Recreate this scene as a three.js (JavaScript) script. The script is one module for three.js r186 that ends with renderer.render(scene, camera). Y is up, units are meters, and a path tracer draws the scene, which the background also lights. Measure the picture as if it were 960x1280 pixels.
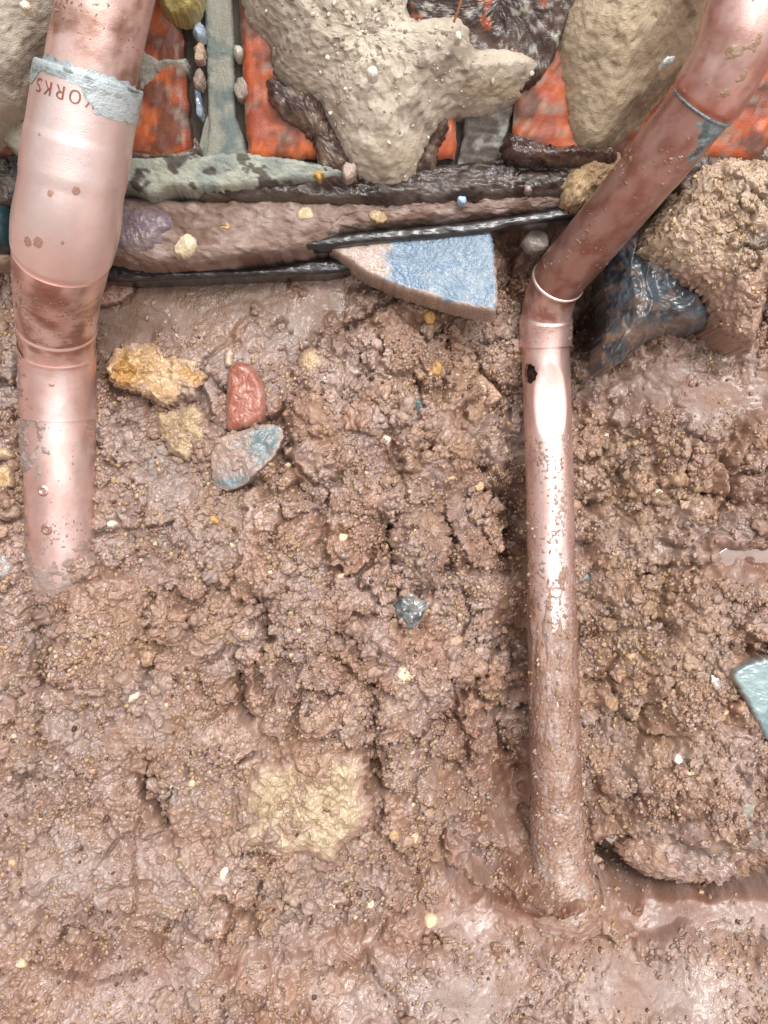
import * as THREE from 'three';
import { mergeGeometries, mergeVertices } from 'three/addons/utils/BufferGeometryUtils.js';
import { FontLoader } from 'three/addons/loaders/FontLoader.js';
import { TextGeometry } from 'three/addons/geometries/TextGeometry.js';

// ---------------------------------------------------------------- camera, sky, sun, exposure
// The bank is modelled in millimetres in a frame of its own: x along the wall, y up the bank, z out of it.
// The bank leans: that frame is tipped back by PITCH so that z points up and out of the trench.
const PITCH = 45 * Math.PI / 180, D = 300, F = 1230;
const scene = new THREE.Scene();
const qB = new THREE.Quaternion().setFromAxisAngle(new THREE.Vector3(1, 0, 0), -PITCH);
const toWorld = (p) => new THREE.Vector3(p[0], p[1], p[2]).multiplyScalar(0.001).applyQuaternion(qB);
const camera = new THREE.PerspectiveCamera(2 * Math.atan(640 / F) * 180 / Math.PI, 0.75, 0.01, 60);
camera.position.copy(toWorld([0, 0, D]));
camera.quaternion.copy(qB);
scene.add(camera);

const sunDir = toWorld([230, 330, 900]).normalize();
function overcastSky() {
  const w = 128, h = 64, d = new Float32Array(w * h * 4);
  for (let j = 0; j < h; j++) for (let i = 0; i < w; i++) {
    const e = Math.sin(((j + 0.5) / h - 0.5) * Math.PI);            // sine of the elevation
    // overcast, brightest broadly round the veiled sun
    const az = ((i + 0.5) / w - 0.5) * 2 * Math.PI, ce = Math.sqrt(1 - e * e), dir = new THREE.Vector3(Math.cos(az) * ce, e, Math.sin(az) * ce), g = Math.max(0, dir.dot(sunDir));
    const L = e > 0 ? 0.26 + 0.38 * e + 2.8 * Math.pow(g, 5) : 0.10;
    const k = (j * w + i) * 4;
    d[k] = L * 0.985; d[k + 1] = L * 0.99; d[k + 2] = L * 1.0; d[k + 3] = 1;
  }
  const t = new THREE.DataTexture(d, w, h, THREE.RGBAFormat, THREE.FloatType);
  t.mapping = THREE.EquirectangularReflectionMapping; t.magFilter = THREE.LinearFilter; t.minFilter = THREE.LinearFilter;
  t.needsUpdate = true;
  return t;
}
const sky = overcastSky();
scene.background = sky; scene.environment = sky;
scene.environmentIntensity = 1; scene.backgroundIntensity = 1;

const sun = new THREE.DirectionalLight(new THREE.Color().setRGB(1, 0.97, 0.93), 1.5);
sun.position.copy(sunDir).multiplyScalar(1.2); sun.target.position.set(0, 0, 0);
sun.castShadow = true; sun.shadow.radius = 40; sun.shadow.mapSize.set(2048, 2048);
Object.assign(sun.shadow.camera, { left: -0.4, right: 0.4, top: 0.4, bottom: -0.4, near: 0.1, far: 3 });
scene.add(sun, sun.target);

const renderer = new THREE.WebGLRenderer({ antialias: true });
renderer.toneMapping = THREE.LinearToneMapping;
renderer.toneMappingExposure = 1.45;
renderer.shadowMap.enabled = true;

// ---------------------------------------------------------------- random numbers and noise
function rng(seed) { let s = seed | 0; return () => { s = (s + 0x6d2b79f5) | 0; let t = Math.imul(s ^ (s >>> 15), 1 | s); t = (t + Math.imul(t ^ (t >>> 7), 61 | t)) ^ t; return ((t ^ (t >>> 14)) >>> 0) / 4294967296; }; }
const hash = (x, y, z) => { let h = Math.imul(x, 374761393) ^ Math.imul(y, 668265263) ^ Math.imul(z, 1274126177); h = Math.imul(h ^ (h >>> 13), 1274126177); h ^= h >>> 16; h = Math.imul(h, 2246822519); return (h ^ (h >>> 15)) >>> 0; };
const h01 = (x, y, z) => hash(x, y, z) / 4294967296;
const sm = (t) => t * t * (3 - 2 * t), lerp = (a, b, t) => a + (b - a) * t;
const clamp = (x, a = 0, b = 1) => x < a ? a : x > b ? b : x;
const step = (a, b, x) => sm(clamp((x - a) / (b - a)));
const CA = [], SA = [];
for (let i = 0; i < 256; i++) { CA.push(Math.cos(i / 256 * 6.28318)); SA.push(Math.sin(i / 256 * 6.28318)); }
function n2(x, y, s = 0) {                                           // gradient noise, about -1..1
  const X = Math.floor(x), Y = Math.floor(y), fx = x - X, fy = y - Y, u = sm(fx), v = sm(fy);
  const g = (i, j) => { const a = hash(X + i, Y + j, s) & 255; return CA[a] * (fx - i) + SA[a] * (fy - j); };
  return 1.5 * lerp(lerp(g(0, 0), g(1, 0), u), lerp(g(0, 1), g(1, 1), u), v);
}
function f2(x, y, s, o = 4) { let a = 0, k = 1, t = 0; for (let i = 0; i < o; i++) { a += k * n2(x, y, s + i * 7); t += k; k *= 0.5; x *= 2.03; y *= 2.03; } return a / t * 1.5; }
function n3(x, y, z, s = 0) {
  const X = Math.floor(x), Y = Math.floor(y), Z = Math.floor(z), u = sm(x - X), v = sm(y - Y), w = sm(z - Z);
  const g = (i, j, k) => h01(X + i + s * 57, Y + j, Z + k) * 2 - 1;
  return lerp(lerp(lerp(g(0, 0, 0), g(1, 0, 0), u), lerp(g(0, 1, 0), g(1, 1, 0), u), v), lerp(lerp(g(0, 0, 1), g(1, 0, 1), u), lerp(g(0, 1, 1), g(1, 1, 1), u), v), w);
}
function f3(x, y, z, s, o = 4) { let a = 0, k = 1, t = 0; for (let i = 0; i < o; i++) { a += k * n3(x, y, z, s + i * 3); t += k; k *= 0.5; x *= 2.03; y *= 2.03; z *= 2.03; } return a / t * 1.4; }
const wo = { f1: 0, f2: 0, id: 0 };
function worley(x, y, s) {
  const X = Math.floor(x), Y = Math.floor(y); let a = 9, b = 9, id = 0;
  for (let j = -1; j < 2; j++) for (let i = -1; i < 2; i++) {
    const h = hash(X + i, Y + j, s), dx = X + i + (h & 1023) / 1023 - x, dy = Y + j + ((h >>> 10) & 1023) / 1023 - y, d = dx * dx + dy * dy;
    if (d < a) { b = a; a = d; id = h; } else if (d < b) b = d;
  }
  wo.f1 = Math.sqrt(a); wo.f2 = Math.sqrt(b); wo.id = (id >>> 20) / 4095; return wo;
}
const lin = (hex) => { const c = new THREE.Color(hex); return [c.r, c.g, c.b]; };
const mix = (a, b, t) => [lerp(a[0], b[0], t), lerp(a[1], b[1], t), lerp(a[2], b[2], t)];
const mul = (a, k) => [a[0] * k, a[1] * k, a[2] * k];

// ---------------------------------------------------------------- placing things
const P = (px, py, w) => [(px - 480) / F * (D - w), (640 - py) / F * (D - w), w];   // where a spot of the bank at height w lies
const inv = (x, y, w) => [480 + x * F / (D - w), 640 - y * F / (D - w)];
const used = {};
function numbered(n) { used[n] = (used[n] || 0) + 1; return used[n] === 1 ? n : n + '_' + String(used[n] - 1).padStart(3, '0'); }
function tag(o, label, category, group, kind) { o.userData.label = label; if (category) o.userData.category = category; if (group) o.userData.group = group; if (kind) o.userData.kind = kind; return o; }
function thing(name, base, label, category, group) {
  const o = new THREE.Group(); o.name = numbered(name); o.position.copy(toWorld(base)); o.quaternion.copy(qB);
  o.userData.base = base; tag(o, label, category, group); scene.add(o); return o;
}
function part(name, parent, geo, mat, base) {                        // geo in bank millimetres
  const b = base || parent.userData.base;
  geo.translate(-b[0], -b[1], -b[2]); geo.scale(0.001, 0.001, 0.001);
  const m = new THREE.Mesh(geo, mat); m.name = name; m.castShadow = m.receiveShadow = true; parent.add(m); return m;
}
function solid(name, geo, mat, label, category, group, kind) {       // a thing that is one mesh
  geo.computeBoundingBox(); const c = new THREE.Vector3(); geo.boundingBox.getCenter(c); const b = [c.x, c.y, geo.boundingBox.min.z];
  geo.translate(-b[0], -b[1], -b[2]); geo.scale(0.001, 0.001, 0.001);
  const m = new THREE.Mesh(geo, mat); m.name = numbered(name); m.castShadow = m.receiveShadow = true;
  m.position.copy(toWorld(b)); m.quaternion.copy(qB); tag(m, label, category, group, kind); scene.add(m); return m;
}

// ---------------------------------------------------------------- materials
function noiseTexture(size, fn, wraps) {
  const d = new Uint8Array(size * size * 4);
  for (let j = 0; j < size; j++) for (let i = 0; i < size; i++) { const v = clamp(fn(i / size, j / size)) * 255, k = (j * size + i) * 4; d[k] = d[k + 1] = d[k + 2] = v; d[k + 3] = 255; }
  const t = new THREE.DataTexture(d, size, size); t.magFilter = THREE.LinearFilter; t.minFilter = THREE.LinearFilter; t.wrapS = t.wrapT = THREE.MirroredRepeatWrapping; t.needsUpdate = true; return t;
}
const wetMap = noiseTexture(1024, (u, v) => 0.5 + 0.42 * f2(u * 9, v * 9, 5, 5) + 0.25 * n2(u * 120, v * 120, 9));
wetMap.repeat.set(7, 7);                                             // uv in metres: one tile is 14 cm
const grainMap = noiseTexture(1024, (u, v) => 0.5 + 0.3 * n2(u * 200, v * 200, 3) + 0.3 * f2(u * 60, v * 60, 4, 4));
grainMap.repeat.set(14, 14);
const M = (o) => new THREE.MeshPhysicalMaterial({ side: THREE.DoubleSide, ...o });
const mudMat = M({ vertexColors: true, roughness: 0.95, roughnessMap: wetMap, bumpMap: grainMap, bumpScale: 0.0002, clearcoat: 0.3, clearcoatRoughness: 0.12 });
const grainMat = M({ roughness: 0.4, clearcoat: 0.3, clearcoatRoughness: 0.2 });
const crumbMat = M({ roughness: 0.6, clearcoat: 0.25, clearcoatRoughness: 0.18 });
const stoneMat = M({ vertexColors: true, roughness: 0.62, roughnessMap: wetMap, bumpMap: grainMap, bumpScale: 0.0002, clearcoat: 0.2, clearcoatRoughness: 0.3 });
const mortarMat = M({ vertexColors: true, roughness: 0.85, bumpMap: grainMap, bumpScale: 0.0002, clearcoat: 0.12, clearcoatRoughness: 0.35 });
const brickMat = M({ vertexColors: true, roughness: 0.5, bumpMap: grainMap, bumpScale: 0.00012, clearcoat: 0.6, clearcoatRoughness: 0.12 });
const plasticMat = M({ vertexColors: true, roughness: 0.32, bumpMap: grainMap, bumpScale: 0.00008, clearcoat: 0.5, clearcoatRoughness: 0.12 });
const wetMat = M({ vertexColors: true, roughness: 0.2, clearcoat: 0.8, clearcoatRoughness: 0.08 });
const copperMat = M({ vertexColors: true, metalness: 0.8, roughness: 0.4, roughnessMap: null, bumpMap: grainMap, bumpScale: 0.00003, clearcoat: 0.25, clearcoatRoughness: 0.15 });
const dullCopperMat = M({ vertexColors: true, metalness: 0.55, roughness: 0.36, bumpMap: grainMap, bumpScale: 0.00004, clearcoat: 0.3, clearcoatRoughness: 0.2 });
const solderMat = M({ vertexColors: true, metalness: 0.35, roughness: 0.5, bumpMap: grainMap, bumpScale: 0.00015 });

// ---------------------------------------------------------------- stones and lumps: a rough solid with a given outline
function sampleOutline(pts, n, smooth) {
  const c = new THREE.CatmullRomCurve3(pts.map((p) => new THREE.Vector3(p[0], p[1], 0)), true, 'catmullrom', smooth);
  c.arcLengthDivisions = 600;
  return c.getSpacedPoints(n).slice(0, n).map((v) => [v.x, v.y]);
}
function segDist(x, y, o) {
  let best = 1e9;
  for (let i = 0, n = o.length; i < n; i++) {
    const a = o[i], b = o[(i + 1) % n], ex = b[0] - a[0], ey = b[1] - a[1], t = clamp(((x - a[0]) * ex + (y - a[1]) * ey) / (ex * ex + ey * ey || 1));
    const dx = x - a[0] - t * ex, dy = y - a[1] - t * ey, d = dx * dx + dy * dy; if (d < best) best = d;
  }
  return Math.sqrt(best);
}
// outline in picture pixels (or mm when o.mm), w the height of the rim, thick how far the face stands out of the rim
function lump(outline, w, o) {
  const { thick = 4, bevel = thick, e = 2, back = 6, N = 120, K = 30, seed = 1, smooth = 0.5, rough = 0.3, fine = 0.1, scale = 0.25, tilt = [0, 0], wobble = 0.25, facet = 0, color, dome = 0, extra } = o;
  let pts = o.mm ? outline : outline.map((p) => P(p[0], p[1], w));
  const rim = sampleOutline(pts, N, smooth);
  let cx = 0, cy = 0; rim.forEach((p) => { cx += p[0] / N; cy += p[1] / N; });
  let heart = null;                                                  // long strips close on their own middle line
  if (o.spine) { const xs = rim.map((p) => p[0]), lo = Math.min(...xs) + bevel, hi = Math.max(...xs) - bevel; heart = rim.map((p) => { const x = clamp(p[0], lo, hi); let a = -1e9, b = 1e9; for (const q of rim) if (Math.abs(q[0] - x) < 2.5) { a = Math.max(a, q[1]); b = Math.min(b, q[1]); } return [x, (a + b) / 2]; }); }
  if (o.centre) { const c = P(o.centre[0], o.centre[1], w); cx = c[0]; cy = c[1]; }
  const soft = rim.map((p) => [...p]);
  rim.forEach((p) => { const a = n2(p[0] * 0.9, p[1] * 0.9, seed) * wobble * 1.4 + n2(p[0] * 2.7, p[1] * 2.7, seed + 1) * wobble * 0.7, l = Math.hypot(p[0] - cx, p[1] - cy) || 1; p[0] += (p[0] - cx) / l * a; p[1] += (p[1] - cy) / l * a; });
  const pos = [], col = [], uv = [], idx = [], planes = [], r = rng(seed * 31 + 7);
  for (let i = 0; i < facet; i++) { const a = r() * 6.283, k = 0.15 + 0.5 * r(); planes.push([Math.cos(a) * k, Math.sin(a) * k, thick * (0.55 + 0.4 * r())]); }
  const maxR = Math.max(...rim.map((p) => Math.hypot(p[0] - cx, p[1] - cy)));
  for (let k = -1; k <= K; k++) for (let i = 0; i < N; i++) {
    const s = Math.max(0, k) / K, ss = s * s * 0.35 + s * 0.65;
    const fade = Math.pow(1 - ss, 8);
    const hx = heart ? heart[i][0] : cx, hy = heart ? heart[i][1] : cy;
    let x = lerp(soft[i][0], hx, ss) + (rim[i][0] - soft[i][0]) * fade, y = lerp(soft[i][1], hy, ss) + (rim[i][1] - soft[i][1]) * fade;
    const d = k <= 0 ? 0 : segDist(x, y, rim), t = clamp(d / bevel);
    let h = thick * Math.pow(1 - Math.pow(1 - t, e), 1 / e) + dome * (1 - Math.pow(Math.hypot(x - cx, y - cy) / maxR, 2)) * t;
    for (const p of planes) { const q = p[2] - p[0] * (x - cx) - p[1] * (y - cy); if (h > q) h = lerp(h, q, 0.9); }
    const amt = 0.35 + 0.65 * t;
    h += amt * (rough * f3(x * scale, y * scale, h * scale + seed, seed, 4) * 2 + fine * n3(x * 2.3, y * 2.3, h * 2, seed + 9));
    if (extra) h += extra(x, y, t, d);
    let z = w + h + tilt[0] * (x - cx) + tilt[1] * (y - cy);
    if (k === -1) z -= back;
    const jx = rough * 0.4 * n3(x * 0.8, y * 0.8, z * 0.8, seed + 20), jy = rough * 0.4 * n3(x * 0.8, y * 0.8, z * 0.8, seed + 30);
    x += jx; y += jy; pos.push(x, y, z); uv.push(x * 0.001, (y + z * 0.7) * 0.001);
    const c = color(x, y, z, t, h, d); col.push(c[0], c[1], c[2]);
  }
  for (let k = 0; k <= K; k++) for (let i = 0; i < N; i++) {
    const a = k * N + i, b = k * N + (i + 1) % N, c = a + N, d = b + N;
    idx.push(a, b, d, a, d, c);
  }
  const g = new THREE.BufferGeometry();
  g.setAttribute('position', new THREE.Float32BufferAttribute(pos, 3)); g.setAttribute('color', new THREE.Float32BufferAttribute(col, 3)); g.setAttribute('uv', new THREE.Float32BufferAttribute(uv, 2));
  g.setIndex(idx); g.computeVertexNormals();
  return g;
}
const extraGrit = [];                                                // loose crumbs lying on the lumps
function gritOn(g, n, tones, seed) {
  const r = rng(seed), p = g.attributes.position, q = g.attributes.normal;
  for (let i = 0, tries = 0; i < n && tries < n * 30; tries++) { const k = Math.floor(r() * p.count); if (q.getZ(k) < 0.35) continue; extraGrit.push([p.getX(k) + r() - 0.5, p.getY(k) + r() - 0.5, p.getZ(k), tones[Math.floor(r() * tones.length)]]); i++; }
  return g;
}
const stain = (base, other, amount, sc, seed, grain = 0.12) => (x, y, z) => {
  const c = mix(base, other, amount * step(-0.15, 0.35, f3(x * sc, y * sc, z * sc, seed, 4))), k = 1 + grain * n3(x * 2.2, y * 2.2, z * 2.2, seed + 4) + grain * 0.7 * n3(x * 5, y * 5, z * 5, seed + 5);
  return mul(c, k);
};
const ellipse = (px, py, rx, ry, turn = 0, n = 10, seed = 1, v = 0.15) => { const r = rng(seed), a = []; for (let i = 0; i < n; i++) { const t = i / n * 6.2832, k = 1 + (r() - 0.5) * 2 * v, x = Math.cos(t) * rx * k, y = Math.sin(t) * ry * k; a.push([px + x * Math.cos(turn) - y * Math.sin(turn), py + x * Math.sin(turn) + y * Math.cos(turn)]); } return a; };

// ---------------------------------------------------------------- the mud bank
const LEVELS = `
-300 -200 70|480 -200 70|1260 -200 70|0 -60 36|480 -60 36|960 -60 36|-40 100 15|240 100 15|480 100 15|720 100 15|1000 100 15|-40 210 5|240 210 5|480 210 5|720 210 5|1000 210 5
-40 300 -8|120 300 -8|300 300 -8|480 300 -8|600 300 -8|700 300 -12|860 300 -8|1000 300 -8
60 350 -10|200 345 -8|300 345 -8|420 345 -8|220 400 -6|330 390 -6|420 400 -5|180 450 -5
80 450 -6|80 600 -4|10 500 -3|10 600 -3|150 560 -1|80 700 -8|78 752 5|10 700 2|140 720 2
250 560 0|350 560 0|300 480 -2|450 500 -4|550 440 -7|550 520 -6|610 450 -12|640 400 -18|640 520 -27|720 340 -24
640 650 -29|690 650 -24|740 600 -19|740 500 -22|850 520 -10|950 480 -6|850 440 -8|850 650 -10|950 620 -6|930 720 -12|790 720 -14|850 800 -8|950 820 -6|950 900 -5
200 700 3|350 700 1|480 700 -3|580 700 -8|60 850 6|200 850 7|320 850 3|450 850 -2|560 850 -9|630 850 -32|690 850 -24|745 850 -18
60 1000 8|180 1000 5|280 1000 4|380 1000 5|500 1000 -3|570 1000 -11|635 1000 -33|745 950 -18|765 1040 -22|850 1000 -7|950 1000 -5|900 1050 -5
60 1150 10|200 1150 9|340 1130 7|450 1120 3|550 1100 -6|600 1080 -20|690 1090 -16|800 1100 -24|930 1098 -22
690 1140 -4|800 1140 -4|930 1140 -4|570 1160 -3|480 1190 3
60 1240 14|300 1240 12|480 1250 8|700 1220 2|900 1220 1|60 1300 19|300 1300 17|500 1300 14|700 1290 12|920 1290 11
-60 1450 45|300 1450 45|700 1450 42|1040 1450 42|-200 500 4|-200 900 14|-200 1200 24|1180 450 8|1180 750 8|1180 1000 10|1180 1180 4`.trim().split(/[\n|]/).map((s) => s.trim().split(' ').map(Number));
const CS = 20, CX0 = -400, CY0 = -300, CNX = 90, CNY = 95, coarse = new Float32Array(CNX * CNY);
for (let j = 0; j < CNY; j++) for (let i = 0; i < CNX; i++) {
  const x = CX0 + i * CS, y = CY0 + j * CS; let s = 0, t = 0;
  for (const [a, b, w] of LEVELS) { const d2 = (x - a) ** 2 + (y - b) ** 2, k = Math.exp(-d2 / (2 * 46 * 46)) + 2e-4 / (1 + d2 / 9000) ** 2; s += k * w; t += k; }
  coarse[j * CNX + i] = s / t;
}
const bs = (t) => [(1 - t) ** 3 / 6, (3 * t ** 3 - 6 * t * t + 4) / 6, (-3 * t ** 3 + 3 * t * t + 3 * t + 1) / 6, t ** 3 / 6];
function macro(qx, qy) {
  const x = clamp((qx - CX0) / CS, 1, CNX - 2.001), y = clamp((qy - CY0) / CS, 1, CNY - 2.001), i = Math.floor(x), j = Math.floor(y), u = bs(x - i), v = bs(y - j);
  let t = 0; for (let b = 0; b < 4; b++) { const k = (j + b - 1) * CNX + i - 1; t += v[b] * (u[0] * coarse[k] + u[1] * coarse[k + 1] + u[2] * coarse[k + 2] + u[3] * coarse[k + 3]); }
  return t;
}
const bell = (x, y, cx, cy, rx, ry, turn = 0) => { const c = Math.cos(turn), s = Math.sin(turn), dx = x - cx, dy = y - cy, a = (dx * c + dy * s) / rx, b = (-dx * s + dy * c) / ry; return Math.exp(-(a * a + b * b)); };
const blobs = (list, x, y) => { let m = 0; for (const [cx, cy, rx, ry, k = 1, t = 0] of list) m = Math.max(m, k * bell(x, y, cx, cy, rx, ry, t)); return m; };
// how crumbly, smooth, stony the mud is across the bank
const SMOOTH = [[935, 696, 36, 14, 0.8], [768, 1038, 14, 18, 0.7], [270, 370, 120, 45], [390, 385, 60, 40, 0.9], [170, 410, 50, 40, 0.9], [900, 500, 90, 35, 0.75], [820, 490, 60, 30, 0.6], [920, 705, 45, 24, 0.9], [640, 1150, 110, 26, 0.95], [870, 1135, 150, 26, 0.9], [600, 1130, 60, 30, 0.7], [640, 1000, 20, 70, 0.7], [300, 440, 80, 30, 0.5], [580, 1250, 120, 50, 0.58], [850, 1240, 170, 60, 0.6], [420, 1190, 150, 22, 0.5], [180, 1205, 120, 20, 0.45]];
const PASTY = [[120, 1080, 190, 120, 0.9], [160, 620, 130, 130, 0.55], [100, 900, 160, 90, 0.5], [120, 1240, 220, 80, 0.9], [450, 1240, 200, 70, 0.8], [760, 1230, 300, 80, 0.8], [330, 430, 90, 60, 0.6], [380, 1020, 120, 100, 0.4], [60, 740, 80, 80, 0.4]];
const PITS = [[940, 696, 40, 13, 4.5], [768, 1038, 13, 20, 3.5], [740, 400, 26, 44, 30], [644, 700, 16, 70, 12], [644, 600, 15, 50, 9], [640, 500, 14, 50, 6], [640, 830, 20, 80, 11], [640, 980, 22, 60, 7], [738, 640, 10, 60, 4], [742, 860, 10, 80, 3], [725, 500, 9, 40, 5], [560, 960, 18, 14, 4], [468, 965, 12, 18, 8], [195, 1010, 10, 18, 5], [190, 970, 14, 10, 4], [520, 740, 22, 14, 3], [490, 665, 10, 22, 6], [640, 640, 10, 22, 6], [560, 625, 16, 9, 4], [622, 620, 20, 9, 4], [700, 300, 40, 40, 10], [605, 1080, 30, 20, 13], [300, 850, 9, 30, 5], [335, 790, 6, 20, 4], [820, 590, 10, 22, 3], [770, 590, 14, 14, 4], [880, 705, 20, 30, 4], [560, 710, 14, 10, 4], [730, 690, 10, 24, 5], [455, 900, 8, 30, 5], [40, 800, 5, 50, 2.4], [52, 900, 7, 80, 1.6], [760, 1085, 30, 10, 4], [880, 1080, 70, 9, 5, -0.1], [940, 1045, 30, 8, 4, -0.5], [330, 420, 1, 1, 0]];
const HEAPS = [[525, 680, 36, 38, 4.5], [590, 690, 34, 36, 2.5], [545, 590, 40, 30, 2.5], [385, 870, 60, 60, 2], [380, 1000, 80, 60, 2.5], [520, 1020, 44, 40, 2.5], [850, 570, 40, 22, 2], [945, 740, 22, 40, 3], [900, 1040, 70, 16, 4, -0.25], [700, 1118, 66, 26, 7], [240, 930, 50, 30, 2], [215, 640, 40, 30, 1.2], [380, 760, 60, 50, 1.8], [800, 1010, 50, 34, 2.5], [70, 860, 40, 90, 1.5], [575, 840, 40, 40, 2], [390, 560, 30, 30, 2]];
// clefts that can be traced in the bank: a run of points, then width and depth
const CLEFTS = [[[488, 655], [486, 680], [494, 702], 5, 7], [[552, 640], [562, 660], [566, 690], [556, 716], 5, 7], [[500, 648], [520, 632], [552, 634], 5, 4], [[328, 770], [334, 800], [322, 830], [326, 862], 5, 6], [[296, 850], [302, 880], [312, 900], 5, 5], [[462, 850], [470, 890], [462, 930], [472, 985], 5, 7], [[346, 592], [352, 570], [366, 552], 4, 5], [[436, 412], [462, 392], [500, 372], 5, 5], [[452, 440], [458, 462], 4, 5], [[560, 410], [564, 434], 4, 5], [[186, 968], [180, 990], [196, 1012], [206, 1030], 5, 8], [[204, 1000], [214, 990], 5, 7], [[600, 610], [624, 626], [640, 650], [636, 700], 6, 6], [[566, 692], [600, 716], [640, 720], 5, 4], [[520, 930], [546, 900], [600, 890], 4, 4], [[500, 742], [490, 764], [500, 786], 4, 4], [[760, 600], [782, 590], [800, 574], 5, 4], [[800, 720], [840, 708], [880, 712], 5, 4], [[640, 860], [620, 900], [630, 950], 6, 5], [[420, 790], [440, 800], [452, 830], 4, 4], [[20, 830], [38, 790], [40, 745], 4, 3], [[48, 960], [52, 880], [46, 800], [40, 745], 3, 2.5], [[290, 1060], [310, 1066], [340, 1068], 4, 4], [[476, 1000], [470, 1040], [500, 1060], 4, 4], [[565, 1090], [590, 1112], [640, 1116], 7, 5], [[60, 1150], [150, 1144], [230, 1156], 3, 2], [[30, 1200], [120, 1226], [180, 1212], 3, 2.4], [[380, 1216], [440, 1204], [470, 1222], 3, 2]].map((l) => { const n = l.length, p = l.slice(0, n - 2), xs = p.map((q) => q[0]), ys = p.map((q) => q[1]), m = 30; return { p, r: l[n - 2], d: l[n - 1], x0: Math.min(...xs) - m, x1: Math.max(...xs) + m, y0: Math.min(...ys) - m, y1: Math.max(...ys) + m }; });
function cleft(x, y, x2, y2) {
  let h = 0;
  for (const c of CLEFTS) if (x > c.x0 && x < c.x1 && y > c.y0 && y < c.y1) {
    let best = 1e9;
    for (let i = 0; i + 1 < c.p.length; i++) { const a = c.p[i], b = c.p[i + 1], ex = b[0] - a[0], ey = b[1] - a[1], t = clamp(((x2 - a[0]) * ex + (y2 - a[1]) * ey) / (ex * ex + ey * ey)); best = Math.min(best, (x2 - a[0] - t * ex) ** 2 + (y2 - a[1] - t * ey) ** 2); }
    h = Math.max(h, c.d * Math.exp(-best / (c.r * c.r)));
  }
  return h;
}
const look = { crumb: 0, smooth: 0, id1: 0, id2: 0, edge: 0, dep: 0 };
function relief(qx, qy, x, y) {                                      // qx, qy say which region; x, y are millimetres
  let pasty = blobs(PASTY, qx, qy); const smoothK = clamp(blobs(SMOOTH, qx + 34 * f2(x * 0.09, y * 0.09, 17, 3), qy + 26 * f2(x * 0.09, y * 0.09, 18, 3)) * 1.6);
  pasty *= 1 - 0.9 * smoothK;
  const patch = f2(x * 0.035, y * 0.035, 71, 3);
  let crumb = clamp((1 - smoothK) * (1 - 0.72 * pasty) * (1 + 0.3 * patch));
  const wx = x + 2.6 * n2(x * 0.16, y * 0.16, 11) + 0.9 * n2(x * 0.55, y * 0.55, 12), wy = y + 2.6 * n2(x * 0.16, y * 0.16, 13) + 0.9 * n2(x * 0.55, y * 0.55, 14);
  let h = 0;
  for (const [cx, cy, rx, ry, k, t = 0] of HEAPS) h += 1.5 * k * bell(qx + 6 * n2(x * 0.25, y * 0.25, 27), qy + 6 * n2(x * 0.25, y * 0.25, 28), cx, cy, rx, ry, t);
  for (const [cx, cy, rx, ry, k, t = 0] of PITS) h -= k * bell(qx + 8 * n2(x * 0.3, y * 0.3, 15), qy + 8 * n2(x * 0.3, y * 0.3, 16), cx, cy, rx, ry, t);
  h -= cleft(qx, qy, qx + 7 * n2(x * 0.35, y * 0.35, 66) + 3 * n2(x * 1.1, y * 1.1, 67), qy + 7 * n2(x * 0.35, y * 0.35, 68) + 3 * n2(x * 1.1, y * 1.1, 69));
  h += (1 - smoothK) * 2.0 * f2(x * 0.05, y * 0.05, 21, 3);
  const vis = step(0.2, 0.75, 0.5 + f2(x * 0.045, y * 0.045, 33, 2));
  let w = worley(wx / 31 + 4, wy / 31, 30), ed = w.f2 - w.f1; const e0 = step(0, 0.2, ed);
  h += crumb * (3.2 * (0.5 - w.f1 * w.f1) + (w.id - 0.5) * 5.0 * e0 - 3.6 * (1 - e0) * vis);
  w = worley(wx / 14, wy / 14, 31); ed = w.f2 - w.f1; const id1 = w.id;
    const e1 = step(0, 0.22, ed); look.edge = e1;
  h += crumb * (2.4 * (0.55 - w.f1 * w.f1) + (w.id - 0.5) * 3.6 * e1 - 4.4 * (1 - e1) * vis);
  w = worley(wx / 6.5 + 9, wy / 6.5, 32); ed = w.f2 - w.f1; const id2 = w.id, e2 = step(0, 0.26, ed);
  h += (0.04 + crumb) * (1.35 * (0.5 - w.f1 * w.f1) + (w.id - 0.5) * 1.5 * e2 - 1.1 * (1 - e2) * (0.4 + 0.6 * step(0.3, 0.8, w.id)));
  w = worley(wx / 2.6, wy / 2.6 + 5, 34); const e3 = step(0, 0.3, w.f2 - w.f1);
  h += (0.03 + crumb + 0.3 * pasty) * (0.85 * (0.5 - w.f1 * w.f1) + (w.id - 0.5) * 0.8 * e3);
  w = worley(x / 1.15, y / 1.15, 35);
  h += (0.02 + crumb + 0.55 * pasty) * 0.5 * (0.5 - w.f1 * w.f1 + (w.id - 0.5) * 0.7); look.id3 = w.id;
  h += (0.03 + 0.4 * crumb + 0.75 * pasty) * (0.42 * f2(x * 0.5, y * 0.65, 41, 3) - 0.5 * Math.abs(n2(x * 0.4 + 3, y * 0.55, 45)) * pasty + 0.22 * f2(x * 1.4, y * 1.7, 42, 2));
  h += smoothK * 0.22 * f2(x * 0.18, y * 0.3, 43, 3);
  if (qx > 740) { const jag = 12 * n2(x * 0.16, 3, 61) + 5 * n2(x * 0.4, y * 0.2, 62), up = qx > 900 ? (qx - 900) * 0.22 : 0; h -= 20 * step(740, 770, qx) * step(1046 + jag - up, 1062 + jag - up, qy) * (1 - step(1092, 1128, qy + jag * 0.5)); }
  look.crumb = crumb; look.smooth = smoothK; look.id1 = id1; look.id2 = id2; look.dep = pasty;
  return h;
}
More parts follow.
